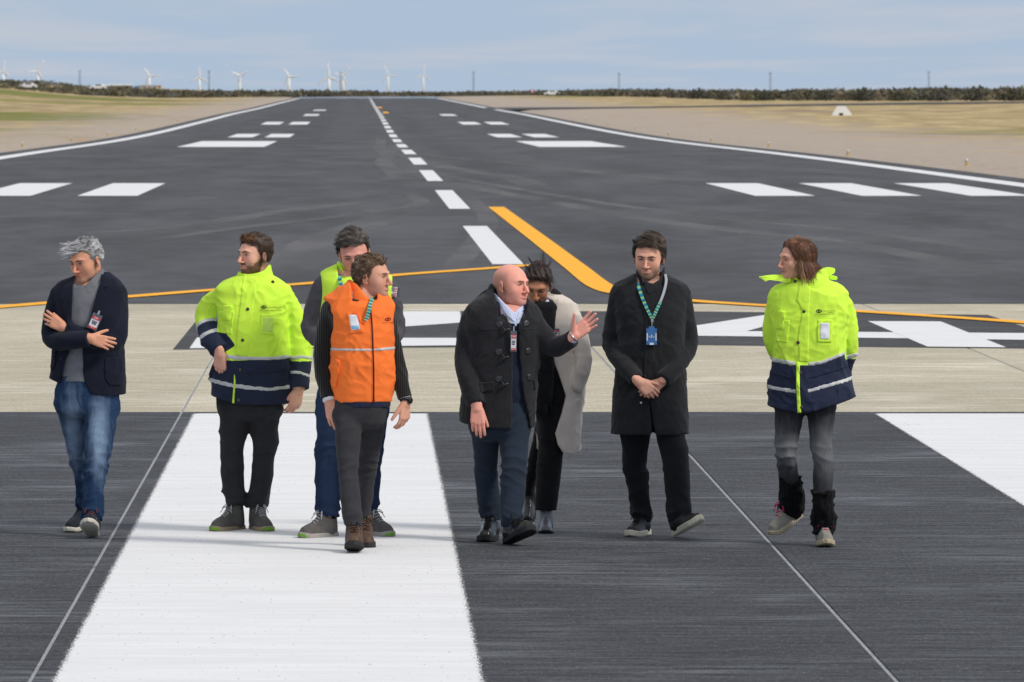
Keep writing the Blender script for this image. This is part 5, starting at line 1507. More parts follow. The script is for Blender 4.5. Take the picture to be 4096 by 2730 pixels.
    s.hair(cap_wavy(.013, -.05, .25, 3.0), [
        dict(n=700, where=w_std(.016, .0), dir=lambda p, n: np.stack([0 * p[:, 0], -.75 + 0 * p[:, 0], .25 + 0 * p[:, 0]], -1) + n * .2, len=.032, w=.0022, spread=.25),
        dict(hug=0.02, n=110, where=lambda x, y, z: (z > .070) & (y < -.04), dir=lambda p, n: np.stack([0 * p[:, 0], -.55 + 0 * p[:, 0], .8 + 0 * p[:, 0]], -1), len=.038, w=.0024, spread=.22, c1=lin(88, 62, 42), c2=lin(150, 108, 70)),
        dict(n=500, where=lambda x, y, z: (.762 * y + .648 * z + .010 > 0) & (z > -.05) & (z < .03), dir=lambda p, n: np.stack([0 * p[:, 0], .4 + 0 * p[:, 0], -.6 + 0 * p[:, 0]], -1) + n * .2, len=.012, w=.0018, lift=.004)],
        lin(46, 34, 27), lin(84, 62, 46), .007, .0025, 6, top=.012)
    s.finish(); return s

# ------------------------------------------------------------------ 3: man in grey fleece and yellow vest, half hidden
def person_fleece():
    s = Person('dark-haired person in yellow vest over grey fleece looking down behind the orange vest', (1160, 860, .8926), 39.5, 1410)
    P = s.P
    TR = s.rows([(222, 205, 330, .09, .02), (250, 150, 410, .11, .015), (275, 128, 452, .120, .01), (330, 122, 468, .135, 0), (500, 140, 455, .145, -.01), (700, 140, 460, .15, 0), (800, 140, 460, .15, 0)])
    A1 = ([P(140, 330, .02), P(112, 420, .03), P(100, 520, .02), P(160, 556, -.10), P(235, 560, -.18)], [.058, .062, .064, .056, .048])
    A2 = ([P(448, 335, .02), P(464, 430, .03), P(470, 520, .02), P(430, 556, -.10), P(365, 560, -.18)], [.055, .057, .060, .056, .048])
    PV = s.rows([(760, 130, 450, .125, 0), (850, 120, 440, .13, 0), (900, 125, 435, .115, 0), (930, 180, 400, .08, 0)])
    L1 = s.leg([(840, 118, 275, 0), (1000, 116, 245, 0), (1100, 112, 226, 0), (1250, 117, 222, -.06), (1350, 118, 216, -.10)])
    L2 = s.leg([(840, 270, 440, 0), (1000, 280, 425, 0), (1100, 300, 408, 0), (1250, 310, 400, .03), (1338, 328, 394, .05)])
    body(s, TR, (L1, L2), (A1, A2), PV, .03)
    M_FL = fabric('grey_fleece', lin(84, 82, 88), .97, .05, .2, 300, 14, .05)
    fl = s.garment('fleece', M_FL, [(loft(TR, grow=-.012), 0)], subs=[(neckhole(s, 275, 300, 260, .085), .01)], late=[(chain(*A1, cut=True), .025), (chain(*A2, cut=True), .025)], disp=[folds(61, .007, 8)])
    vs = s.garment('hi_vis_vest', M_HIVIS, [(loft(TR, grow=.004), 0)], subs=[(neckhole(s, 275, 290, 250, .085), .01), (ell(P(108, 345, 0), (.05, .2, .16)), .01), (ell(P(492, 345, 0), (.05, .2, .16)), .01)], disp=[folds(63, .004, 6)])
    cl = s.garment('collar', M_HIVIS, [(loft(s.rows([(330, 205, 350, .10, -.0), (270, 205, 340, .09, .01), (205, 212, 335, .085, .03)])), 0)], subs=[(loft(s.rows([(320, 225, 330, .07, -.03), (198, 228, 322, .072, .03)])), .006), (prism(s, [(240, 225), (275, 320), (310, 225)], -.0), .01)],
                   inter=[lineclip(s, [(190, 206), (225, 210), (250, 270), (300, 280), (330, 215), (360, 206)])], parent=vs.obj)
    s.ribbon('lanyard', vs, [(214, 232), (222, 280), (236, 340), (262, 420)], .022, M_LANY, .02, col=lanyard_col)
    # flag patch on the sleeve
    fl_c = (466, 345)
    def flat(name, u0, u1, v0, v1, mat, off):
        n = 4; us = np.linspace(u0, u1, n); vs_ = np.linspace(v0, v1, n); V = np.array([(u, v) for v in vs_ for u in us]); Fc = [(j * n + i, j * n + i + 1, (j + 1) * n + i + 1, (j + 1) * n + i) for j in range(n - 1) for i in range(n - 1)]
        return s.decal(name, fl, V, Fc, fl_c, mat, -.14, off)
    pt = flat('flag_patch', -.017, .017, -.030, .030, M_CARD, .006)
    M_FR = plain('flag_red', lin(178, 52, 60), .8); M_FB = plain('flag_slate', lin(120, 124, 138), .8)
    for i in range(6):
        v = -.028 + i * .0098; o = flat('flag_stripe', -.015, .015, v, v + .0048, M_FR, .008); o.parent = pt
    o = flat('flag_canton', -.015, .001, .002, .029, M_FB, .010); o.parent = pt
    s.hand(P(240, 560, -.19), (.85, -.2, .1), (0, -.3, -1), 'R'); s.hand(P(360, 560, -.19), (-.85, -.2, .1), (0, -.3, -1), 'L')
    trousers(s, denim('dark_blue_denim', lin(28, 44, 70), lin(58, 78, 108), .5), PV, (L1, L2), 71, [s.Z(1060)], [s.Z(1310)], .008, lambda V: np.clip(np.exp(-((V[:, 2] - .75) / .3)**2) * .6, 0, 1), 'jeans')
    for lg, yw in ((L1, -42), (L2, 32)):
        s.shoe(lg, yw, 0, M_SUEDE, plain('grey_rubber', lin(160, 156, 150), .8), L=.31, Wd=.108, high=.075, sole=.032, lace=M_GREYLACE, toe_mat=M_GREENTOE, lace_n=5, toe_h=.066)
    s.head((288, 172, -.03), -6, 20, -5, 1.06, lin(231, 163, 146), eyes='down', brow=lin(92, 76, 68), red=.5, smile=0, neck=P(285, 330, .03))
    s.hair(cap_wavy(.0, -.055, .6, 2.2), [
        dict(hug=.026, free=1, x=2.6, n=170, where=lambda x, y, z: (z > .066) & (y < -.02), dir=lambda p, n: np.stack([-.9 + 0 * p[:, 0], -.25 + 0 * p[:, 0], .55 + 0 * p[:, 0]], -1), len=.06, w=.0024, spread=.18, curl=.22, pull=(-.5, 0, -.3), c2=lin(104, 96, 90)),
        dict(hug=0.012, n=900, where=w_std(.0), dir=lambda p, n: np.stack([-.75 + 0 * p[:, 0], -.25 + 0 * p[:, 0], .35 + 0 * p[:, 0]], -1) + n * .15, len=.06, w=.0022, spread=.14, curl=.14, pull=(-.4, 0, 0)),
        dict(hug=0.010, x=1.6, n=160, where=lambda x, y, z: (x > .03) & (z > .0), dir=lambda p, n: n + np.array([-.1, 0, .4]), len=.028, w=.0018, spread=.4, c1=lin(110, 106, 102), c2=lin(170, 168, 166))],
        lin(52, 44, 40), lin(92, 82, 76), .012, .005, 8, top=.010)
    s.finish(); return s

# ------------------------------------------------------------------ 4: man in orange vest
def person_orange():
    s = Person('person in bright orange padded vest over black ribbed jumper, looking right', (1160, 860, .8926), 38.4, 1440)
    P = s.P
    TR = s.rows([(298, 262, 370, .09, .015), (335, 215, 412, .108, .01), (375, 165, 452, .122, .01), (425, 148, 472, .135, 0), (500, 178, 470, .142, -.01), (600, 186, 465, .148, -.01), (680, 178, 468, .148, -.01), (740, 184, 472, .148, 0), (800, 195, 462, .142, 0), (834, 200, 455, .14, 0)])
    A1 = ([P(182, 432, .02), P(158, 540, .03), P(150, 660, .04), P(155, 740, .01), P(172, 822, -.025)], [.056, .058, .057, .048, .039])
    A2 = ([P(436, 448, .02), P(452, 550, .03), P(480, 660, .04), P(497, 740, .0), P(514, 820, -.035)], [.050, .050, .047, .043, .037])
    PV = s.rows([(800, 205, 450, .125, 0), (880, 195, 435, .128, 0), (930, 197, 426, .115, 0), (960, 235, 395, .08, 0)])
    L1 = s.leg([(880, 195, 324, -.02), (960, 203, 318, -.08), (1060, 210, 311, -.13), (1150, 216, 306, -.18), (1250, 222, 312, -.22), (1370, 243, 322, -.28), (1398, 250, 325, -.28)])
    L2 = s.leg([(880, 312, 434, .02), (1000, 312, 415, .08), (1120, 303, 396, .13), (1240, 308, 375, .17), (1340, 312, 356, .2), (1362, 315, 350, .2)])
    body(s, TR, (L1, L2), (A1, A2), PV, .03)
    t = NT('black_ribbed_knit'); wv = t.n('ShaderNodeTexWave', wave_type='BANDS', bands_direction='X'); wv.inputs['Scale'].default_value = 26; wv.inputs['Distortion'].default_value = .6
    t.l(t.pos(obj=True), wv.inputs['Vector']); t.base(t.mix(wv.outputs[0], lin(24, 24, 24), lin(46, 46, 45)), .95, .1); t.bump(wv.outputs[0], .7, .004); t.b.inputs['Sheen Weight'].default_value = .2
    jp = s.garment('jumper', t.m, [(loft(TR, grow=-.014), 0)], subs=[(neckhole(s, 330, 392, 345, .08), .01)], late=[(chain(*A1, cut=True), .025), (chain(*A2, cut=True), .025)], disp=[folds(81, .006, 8)])
    hm = s.garment('vest_lining_hem', M_NAVY, [(loft(s.rows([(826, 203, 452, .137, 0), (845, 204, 451, .137, 0), (860, 207, 448, .134, 0)])), 0)], disp=[folds(5, .003, 20)])
    vs = s.garment('padded_vest', M_ORANGE, [(loft(TR, grow=.003), 0), (chain([P(225, 345, 0), P(172, 395, 0), P(205, 470, -.06)], [.03, .03, .02]), .02)], subs=[(neckhole(s, 330, 395, 340, .082), .01), (ell(P(142, 480, .0), (.073, .25, .13)), .012), (ell(P(492, 480, .0), (.035, .25, .13)), .012)],
                   disp=[folds(83, .006, 6, (1, 1, 1.3)), folds(85, .003, 14)])
    hm.obj.parent = vs.obj
    cl = s.garment('collar', M_ORANGE, [(loft(s.rows([(410, 250, 405, .105, -.0), (350, 258, 395, .095, .005), (285, 262, 372, .088, .025)])), 0)], subs=[(loft(s.rows([(420, 285, 375, .06, -.02), (360, 280, 385, .075, .005), (278, 276, 362, .074, .025)])), .006)],
                   inter=[lineclip(s, [(240, 300), (268, 290), (300, 310), (345, 368), (365, 380), (400, 366), (420, 350)])], disp=[folds(6, .003, 10)], parent=vs.obj)
    zt = plain('dark_zip', lin(66, 22, 30), .5)
    s.seam('zip', vs, [(356, 392), (366, 480), (371, 600), (374, 700), (374, 845)], .0045, zt)
    for dx_ in (-5, 5): s.seam('zip_tape', vs, [(356 + dx_, 392), (366 + dx_, 480), (371 + dx_, 600), (374 + dx_, 700), (374 + dx_, 830)], .0025, M_ORANGE)
    up, lo = lineclip(s, [(180, 592), (370, 594), (475, 588)]), lineclip(s, [(180, 607), (370, 608), (475, 603)], False)
    shell(s, 'reflective_band', vs, .003, lambda X, Y, Z: np.maximum(up(X, Y, Z), lo(X, Y, Z)), M_REFL)
    s.patch('id_window', vs, [(254, 434), (315, 436), (327, 522), (266, 528)], M_ORANGE, .007); s.patch('id_card', vs, [(263, 443), (301, 444), (315, 510), (274, 514)], M_CARD, .010)
    s.patch('card_print', vs, [(272, 492), (311, 490), (314, 507), (276, 510)], plain('pale_blue_print', lin(150, 200, 228), .5), .012)
    s.ribbon('lanyard', vs, [(368, 372), (358, 405), (350, 440), (340, 470)], .022, M_LANY, .022, col=lanyard_col); s.ribbon('lanyard_cord', vs, [(340, 470), (322, 476), (308, 455), (298, 430), (282, 432)], .006, M_ORANGE, .014)
    s.patch('pocket_flap', vs, [(200, 640), (225, 650), (220, 700), (205, 772), (184, 768), (186, 700)], M_ORANGE, .008)
    M_LP = plain('maroon_print', lin(96, 24, 40), .7); airport_logo(s, vs, (439, 465), M_LP, 1.0); s.text(vs, 'Aeropuertos Argentina', .0055, (440, 480), M_LP)
    cfm = plain('white_shirt', lin(228, 230, 236), .8)
    mk('shirt_cuff', *tube([P(172, 815, -.022), P(176, 834, -.028)], [.037, .036], 16), cfm, s.root, True)
    mk('shirt_cuff', *tube([P(515, 812, -.032), P(517, 824, -.036)], [.036, .035], 16), plain('grey_cuff', lin(150, 150, 152), .8), s.root, True)
    w2 = P(518, 836, -.04)
    wt = mk('watch', *tube([P(517, 822, -.036), P(518, 836, -.04)], [.034, .033], 18), M_BLKPLASTIC, s.root, True)
    pc = P(536, 832, -.05); mk('watch_face', *tube([pc + [-.004, 0, 0], pc + [.007, -.006, 0], pc + [.010, -.008, 0]], [.019, .020, .016], 18), M_BLKPLASTIC, wt, True)
    s.hand(P(177, 836, -.03), (.24, -.1, -1), (-.25, -1, 0), 'R', (10, 11, 12, 14), (28, 12), 3, 1.03)
    h2 = s.hand(P(518, 840, -.04), (-.06, -.1, -1), (.72, -.7, 0), 'L', (20, 24, 28, 32), (30, 20), 4, 1.03)
    trousers(s, fabric('charcoal_denim', lin(52, 52, 56), .92, .12, .22, 300, 14, .05, .4), PV, (L1, L2), 91, [s.Z(1130)], [s.Z(1350)], .006)
    M_BR = fabric('brown_leather', lin(82, 60, 46), .6, .4, .35, 90, 18, 0, .3); M_DS = plain('dark_rubber', lin(50, 48, 48), .8)
    dl = plain('dark_cord', lin(44, 36, 32), .9)
    s.shoe(L1, 0, -9, M_BR, M_DS, L=.30, Wd=.105, high=.13, sole=.03, lace=dl, lace_n=6, toe_h=.066, name='boot')
    s.shoe(L2, 6, 6, M_BR, M_DS, L=.30, Wd=.10, high=.13, sole=.03, lace=dl, lace_n=6, toe_h=.066, name='boot')
    s.head((370, 281, -.01), 66, -2, 2, 1.02, lin(222, 163, 138), smile=.4, brow=lin(120, 92, 74), eyes='squint', red=.6, beard=lin(150, 118, 100), beard_amt=.35, neck=P(340, 400, .02), mouth_open=.4)
    s.hair(cap_wavy(.006, -.062, .4, .4), [
        dict(hug=0.007, n=1000, where=w_std(.008, -.03), dir=lambda p, n: np.stack([0 * p[:, 0], -.5 + 0 * p[:, 0], .2 + 0 * p[:, 0]], -1) + n * .25, len=.034, w=.0022, spread=.4, curl=.5),
        dict(hug=0.016, x=2, n=160, where=lambda x, y, z: (z > .06) & (y < -.02), dir=lambda p, n: n + np.array([0, -.5, .4]), len=.04, w=.0022, spread=.4, curl=.9, c1=lin(110, 88, 68), c2=lin(168, 142, 112)),
        dict(n=300, where=lambda x, y, z: (.762 * y + .648 * z + .006 > 0) & (z < .025) & (z > -.055), dir=lambda p, n: np.stack([0 * p[:, 0], .5 + 0 * p[:, 0], -.7 + 0 * p[:, 0]], -1), len=.014, w=.0018, c1=lin(96, 84, 74), c2=lin(160, 152, 146))],
        lin(72, 54, 42), lin(124, 98, 74), .010, .005, 9, top=.010)
    s.finish(); return s

# ------------------------------------------------------------------ 5: bald man in duffle coat
def person_bald():
    s = Person('bald person in black duffle coat with toggles, raising an open hand', (1760, 960, .8163), 39.0, 2000)
    P = s.P
    TR = s.rows([(238, 256, 392, .10, .02), (268, 212, 414, .110, .02), (300, 160, 448, .122, .01), (338, 122, 484, .136, 0), (420, 112, 500, .155, -.01), (560, 122, 492, .16, -.015), (700, 112, 480, .165, -.01), (800, 100, 472, .165, -.005), (870, 93, 468, .165, 0), (930, 95, 466, .16, 0)])
    SW = s.rows([(300, 240, 430, .10, .01), (340, 190, 450, .12, 0), (450, 170, 450, .135, -.01), (600, 160, 450, .142, -.015), (740, 150, 450, .145, -.01), (800, 150, 445, .14, 0)])
    A1 = ([P(156, 396, .0), P(136, 480, -.01), P(128, 600, -.04), P(148, 710, -.12), P(176, 806, -.175)], [.062, .066, .070, .062, .053])
    A2 = ([P(448, 394, 0), P(494, 458, -.03), P(548, 520, -.06), P(600, 512, -.11), P(652, 484, -.165)], [.066, .066, .062, .055, .047])
    PV = s.rows([(740, 130, 450, .135, 0), (860, 142, 444, .142, 0), (940, 147, 438, .13, 0), (985, 195, 395, .085, 0)])
    L1 = s.leg([(900, 145, 300, 0), (1000, 158, 290, .05), (1130, 170, 281, .1), (1240, 180, 290, .14), (1350, 192, 300, .18), (1368, 198, 298, .18)])
    L2 = s.leg([(900, 286, 440, 0), (1000, 292, 432, -.06), (1100, 296, 425, -.12), (1250, 294, 416, -.18), (1360, 293, 405, -.24), (1404, 298, 401, -.24)])
    body(s, SW, (L1, L2), (A1, A2), PV)
    sw = s.garment('sweater', fabric('navy_knit', lin(30, 36, 54), .95, .1, .2, 400, 12, .05), [(loft(SW), 0)], subs=[(neckhole(s, 350, 385, 320, .075), .01)], disp=[folds(101, .004, 8)])
    sc_ = s.garment('shirt_collar', M_SHIRT, [(loft(s.rows([(410, 300, 410, .11, -.03), (340, 268, 424, .108, -.012), (255, 258, 418, .094, .015)])), 0)],
                    subs=[(loft(s.rows([(420, 335, 385, .06, -.05), (345, 288, 404, .088, -.012), (250, 276, 400, .078, .015)])), .005), (prism(s, [(346, 300), (354, 330), (364, 356), (376, 334), (388, 300)], -.0), .004)],
                    inter=[lineclip(s, [(250, 256), (270, 262), (335, 330), (360, 352), (400, 322), (425, 312)])])
    for pts in ([(270, 268), (340, 332), (366, 402), (318, 366)], [(408, 322), (384, 348), (368, 400), (396, 374)]):
        s.patch('collar_wing', sc_, pts, M_SHIRT, .004, parent=sc_.obj, yc=.03)
    s.patch('shirt_front', sw, [(322, 335), (412, 335), (368, 425)], M_SHIRT, .004)
    op = [(300, 300), (318, 352), (346, 420), (352, 560), (352, 700), (350, 940), (446, 940), (424, 830), (402, 720), (388, 560), (380, 430), (400, 385), (420, 330), (420, 300)]
    ct = s.garment('duffle_coat', M_BLACKWOOL, [(loft(TR), 0), 
                    (chain([P(192, 322, .07), P(236, 276, .10), P(300, 262, .13), P(380, 304, .12), P(432, 340, .08)], [.030, .040, .046, .040, .028]), .03),
                    (chain([P(258, 232, .05), P(248, 272, -.02), P(280, 328, -.10), P(326, 354, -.125)], [.026, .028, .026, .018]), .012),
                    (chain([P(428, 322, .02), P(426, 348, -.07), P(402, 378, -.125)], [.024, .022, .018]), .012)], late=[(chain(*A1, cut=True), .010), (chain(*A2, cut=True), .02)],
                   subs=[(neckhole(s, 348, 370, 285, .10), .012), (prism(s, op, -.01), .005), (loft(s.rows([(330, 292, 408, .085, .0), (215, 262, 412, .09, .02)])), .01)],
                   inter=[lineclip(s, [(85, 882), (110, 896), (200, 915), (350, 920), (440, 922), (470, 912)], False)],
                   disp=[folds(111, .006, 6), folds(113, .003, 13)], h=.0074)
    brass = plain('brass_zip', lin(120, 108, 82), .4, .5, .5)
    W = [(322, 358), (346, 420), (351, 560), (351, 700), (349, 845)]
    mk('zip', *tube([P(x - 3, y, -.158 if y > 400 else -.14) for x, y in W], .003, 6), brass, ct.obj, True)
    M_PAT = plain('dark_leather_patch', lin(40, 40, 43), .35, .5); M_HORN = plain('horn_toggle', lin(30, 30, 32), .3, .5)
    for (px_, py_), (tx_, ty_) in (((288, 410), (322, 440)), ((286, 545), (318, 574)), ((286, 676), (315, 706))):
        s.patch('toggle_patch', ct, [(px_ - 24, py_), (px_ - 10, py_ - 16), (px_ + 14, py_ - 14), (px_ + 14, py_ + 18), (px_ - 8, py_ + 16)], M_PAT, .004)
        a, b = P(tx_ - 18, ty_ + 9, 0), P(tx_ + 18, ty_ - 9, 0); y = float(ct.front([P(tx_ - 20, ty_)[0]], [a[2]])[0]) - .018
        a[1] = b[1] = y
        o = mk('toggle', *tube(catmull([a, (a + b) / 2 + [0, -.004, .003], b], 7), [.004, .0075, .0085, .009, .0085, .0075, .004], 10), M_HORN, ct.obj, True)
        c0 = P(px_ + 8, py_ + 4); c0[1] = y + .012; m_ = (a + b) / 2; mk('cord', *tube(catmull([c0, (c0 + m_) / 2 + [0, -.006, -.002], m_], 6), .0035, 6), M_HORN, o, True)
    for px_, py_ in ((420, 405), (430, 540), (437, 668)):
        s.patch('toggle_patch', ct, [(px_ - 14, py_ - 12), (px_ + 6, py_ - 16), (px_ + 18, py_), (px_ + 8, py_ + 18), (px_ - 12, py_ + 16)], M_PAT, .004)
    s.patch('pocket_flap', ct, [(190, 692), (263, 690), (261, 736), (198, 740)], M_BLACKWOOL, .007); s.patch('pocket_flap', ct, [(455, 682), (470, 685), (472, 728), (462, 728)], M_BLACKWOOL, .007)
    s.seam('yoke_seam', ct, [(188, 436), (260, 438), (345, 440)], .0018, M_BLACKWOOL); s.seam('yoke_seam', ct, [(395, 436), (440, 436), (490, 430)], .0018, M_BLACKWOOL)
    visitor_badge(s, sw, (357, 492), .036, .122, -.02, .05, 'DRY', 'VISITA')
    mk('shirt_cuff', *tube([P(636, 490, -.155), P(655, 476, -.175)], [.036, .035], 16), M_SHIRT, s.root, True)
    mk('watch_strap', *capsule_ring(P(654, 474, -.178), P(690, 440, -.178) - P(645, 482, -.17), .033, .005), M_METAL, s.root, True)
    s.hand(P(180, 818, -.185), (.05, -.06, -1), (-.15, -1, 0), 'R', (10, 11, 12, 13), (18, 10), 2, 1.06)
    s.hand(P(655, 474, -.18), (.74, -.02, .66), (.05, 1, .05), 'L', (5, 5, 6, 7), (48, 6), 6, 1.06)
    trousers(s, fabric('navy_chino', lin(36, 46, 60), .93, .12, .2, 300, 12, .05, .35), PV, (L1, L2), 121, [s.Z(1130)], [s.Z(1340)], .006)
    M_BLKLEA = plain('polished_black_leather', lin(22, 22, 24), .25, .5); M_BS = plain('black_rubber', lin(36, 36, 38), .7); bl = plain('black_cord', lin(20, 20, 22), .8)
    s.shoe(L1, -10, 0, M_BLKLEA, M_BS, L=.31, Wd=.112, high=.065, sole=.036, lace=bl, toe_h=.066, lace_n=5)
    s.shoe(L2, 28, -17, M_BLKLEA, M_BS, L=.31, Wd=.112, high=.065, sole=.036, lace=bl, toe_h=.066, lace_n=5)
    s.head((351, 224, -.01), 50, -3, 2, 1.06, lin(244, 171, 152), wide=1.03, jaw=1.08, smile=.4, brow=lin(150, 112, 92), eyes='squint', red=.85, beard=lin(170, 124, 108), beard_amt=.4, scalp=lin(176, 134, 116), neck=P(350, 345, .01), mouth_open=.4)
    s.finish(); return s

# ------------------------------------------------------------------ 6: woman in beige coat behind
def person_beige():
    s = Person('dark-haired person in long beige coat walking behind the bald one, looking down', (1760, 960, .8163), 39.9, 2190)
    P = s.P
    TR = s.rows([(256, 490, 572, .08, .02), (278, 466, 616, .10, .015), (298, 450, 648, .11, .01), (325, 445, 664, .115, .01), (420, 448, 666, .122, 0), (560, 455, 672, .125, 0), (700, 462, 704, .132, 0), (780, 465, 702, .134, 0), (850, 468, 696, .138, 0), (1110, 480, 684, .145, .02)])
    IN = s.rows([(285, 480, 600, .085, .01), (330, 462, 620, .10, 0), (600, 470, 630, .108, -.01), (800, 472, 632, .115, 0), (980, 480, 615, .11, 0)])
    A2 = ([P(638, 345, -.01), P(672, 440, -.06), P(698, 535, -.09), P(698, 625, -.11), P(668, 708, -.10)], [.050, .052, .052, .046, .042])
    A1 = ([P(465, 345, .02), P(450, 450, .03), P(452, 550, .05), P(470, 650, -.04)], [.062, .058, .054, .046])
    PV = s.rows([(780, 478, 620, .11, 0), (900, 474, 614, .115, 0), (960, 480, 606, .105, 0), (1000, 500, 585, .07, 0)])
    L2 = s.leg([(900, 500, 612, 0), (1050, 478, 604, 0), (1150, 472, 592, 0), (1327, 466, 571, 0)])
    L1 = s.leg([(900, 468, 560, .05), (1050, 440, 520, .18), (1150, 420, 480, .28), (1250, 408, 462, .36)])
    body(s, IN, (L1, L2), (A1, A2), PV)
    blk = fabric('black_jersey', lin(27, 27, 30), .95, .1, .3, 300, 14, .05)
    top = s.garment('black_top', blk, [(loft(IN), 0)], subs=[(neckhole(s, 520, 350, 300, .07), .01)], disp=[folds(131, .005, 8)])
    sf = s.garment('scarf', fabric('black_wool_scarf', lin(24, 25, 28), .95, .1, .3, 200, 20, .05, .6), [
        (chain([P(560, 255, .05), P(575, 290, -.02), P(540, 330, -.10), P(500, 330, -.11), P(470, 300, -.06)], [.024, .030, .032, .030, .026]), 0),
        (chain([P(540, 335, -.115), P(528, 480, -.135), P(530, 640, -.135), P(515, 780, -.14)], [.036, .036, .036, .04]), .02), (chain([P(505, 335, -.12), P(498, 560, -.14), P(495, 840, -.145)], [.034, .034, .038]), .02)], disp=[folds(133, .006, 10)])
    for (x0, y0) in ((515, 790), (495, 850)):
        parts = [tube(catmull([P(x0 - 22 + 6 * i, y0, -.145), P(x0 - 22 + 6.4 * i, y0 + 18, -.15), P(x0 - 20 + 7 * i + 5 * math.sin(i * 2.1), y0 + 42, -.15)], 6), .003, 5) for i in range(9)]
        mk('fringe', *join(parts), sf.obj.data.materials[0], sf.obj, True)
    s.garment('shirt_collar', M_SHIRT, [(chain([P(470, 300, -.06), P(488, 322, -.10), P(505, 335, -.112)], [.012, .014, .01]), 0), (chain([P(505, 335, -.115), P(520, 315, -.10), P(530, 295, -.07)], [.01, .014, .01]), 0)], h=.004)
    M_BG = fabric('beige_wool', lin(206, 197, 188), .95, .1, .10, 260, 10, .05, .4)
    op = [(500, 270), (552, 300), (532, 350), (542, 460), (556, 580), (585, 680), (612, 762), (592, 850), (560, 945), (574, 1000), (598, 1036), (604, 1075), (420, 1075), (420, 250)]
    ct = s.garment('long_coat', M_BG, [(loft(TR), 0), (chain(*A1, cut=True), .025), (chain([P(560, 275, .06), P(585, 290, .0), P(578, 320, -.06), P(550, 350, -.10)], [.02, .022, .02, .012]), .012)], late=[(chain(*A2), .001)],
                   subs=[(prism(s, op, .04), .006), (loft(s.rows([(330, 490, 585, .08, -.01), (255, 485, 590, .075, .02)])), .008)],
                   inter=[lineclip(s, [(560, 1030), (600, 1038), (640, 1050), (690, 1034)], False)],
                   disp=[folds(141, .010, 4.5, (1, 1, .18), mask=lambda Q: .3 + 1.0 * (Q[:, 2] < s.Z(560))), folds(143, .006, 8, mask=lambda Q: .3 + 1.2 * (Q[:, 0] > P(660, 500)[0]))], h=.0074)
    s.patch('lapel', ct, [(552, 300), (584, 282), (570, 330), (556, 345), (562, 352), (536, 440), (532, 360)], fabric('beige_wool_lapel', lin(190, 180, 172), .95, .1, .1, 260, 10, .05), .008, yc=.03)
    visitor_badge(s, ct, (563, 452), .045, .05, .02, .012, 'DRY', '', None)
    s.hand(P(668, 680, .0), (-.1, .1, -1), (.7, -.7, 0), 'L', sc=.92); s.hand(P(470, 655, -.05), (.3, -.3, -1), (-.5, -.8, 0), 'R', sc=.92)
    trousers(s, blk, PV, (L1, L2), 151, [s.Z(1130)], [], .004)
    gb = plain('grey_leather', lin(88, 92, 100), .35, .5); kb = plain('black_leather', lin(24, 24, 27), .3, .5)
    s.shoe(L2, -2, 0, gb, plain('dark_sole', lin(30, 30, 32), .6), L=.26, Wd=.088, high=.15, sole=.014, toe_h=.052, name='ankle_boot')
    s.shoe(L1, -6, 34, kb, plain('dark_sole_b', lin(24, 24, 26), .6), L=.26, Wd=.085, high=.18, sole=.014, toe_h=.052, lift=.03, name='ankle_boot')
    s.head((479, 222, -.05), -8, 26, 2, .97, lin(191, 133, 102), fem=1, eyes='down', brow=lin(36, 26, 22), smile=0, red=.35, lip=lin(150, 84, 74), neck=P(515, 330, .02))
    dk, dk2 = lin(30, 22, 20), lin(66, 48, 42)
    s.hair(lambda X, Y, Z: np.maximum(-(.72 * Y + .69 * Z + .016), -.05 - Z), [
        dict(n=900, where=w_std(.008, -.04), dir=lambda p, n: np.stack([.2 - p[:, 0] * 2, .7 + 0 * p[:, 0], .45 + 0 * p[:, 0]], -1) + n * .12, len=.06, w=.0022, spread=.14, curl=.12),
        dict(hug=0.2, x=1, free=1, n=26, where=lambda x, y, z: (z > .095) & (y > -.02), dir=lambda p, n: np.tile([-.35, .1, 1.0], (len(p), 1)), len=.05, w=.003, spread=.2, curl=.35, pull=(-.3, 0, .0)),
        dict(hug=0.2, x=1, free=1, n=22, where=lambda x, y, z: (z > .095) & (x > .0), dir=lambda p, n: np.tile([.3, .1, 1.0], (len(p), 1)), len=.055, w=.003, spread=.1, curl=.1, pull=(0, 0, .1)),
        dict(hug=0.2, x=1, free=1, n=40, where=lambda x, y, z: (x > .035) & (z > .02) & (y < .02), dir=lambda p, n: np.tile([.5, -.5, -.7], (len(p), 1)), len=.10, w=.0022, spread=.25, curl=.25, pull=(.2, 0, -.7), seg=8),
        dict(hug=0.012, x=1, n=40, where=lambda x, y, z: (np.abs(x) > .05) & (z > -.02), dir=lambda p, n: n + np.array([0, 0, .1]), len=.04, w=.0014, spread=.6, curl=.6)],
        dk, dk2, .010, .003, 12, top=.008, grow=[(ell((0, .045, .118), (.034, .036, .026)), .02)])
    s.finish(); return s

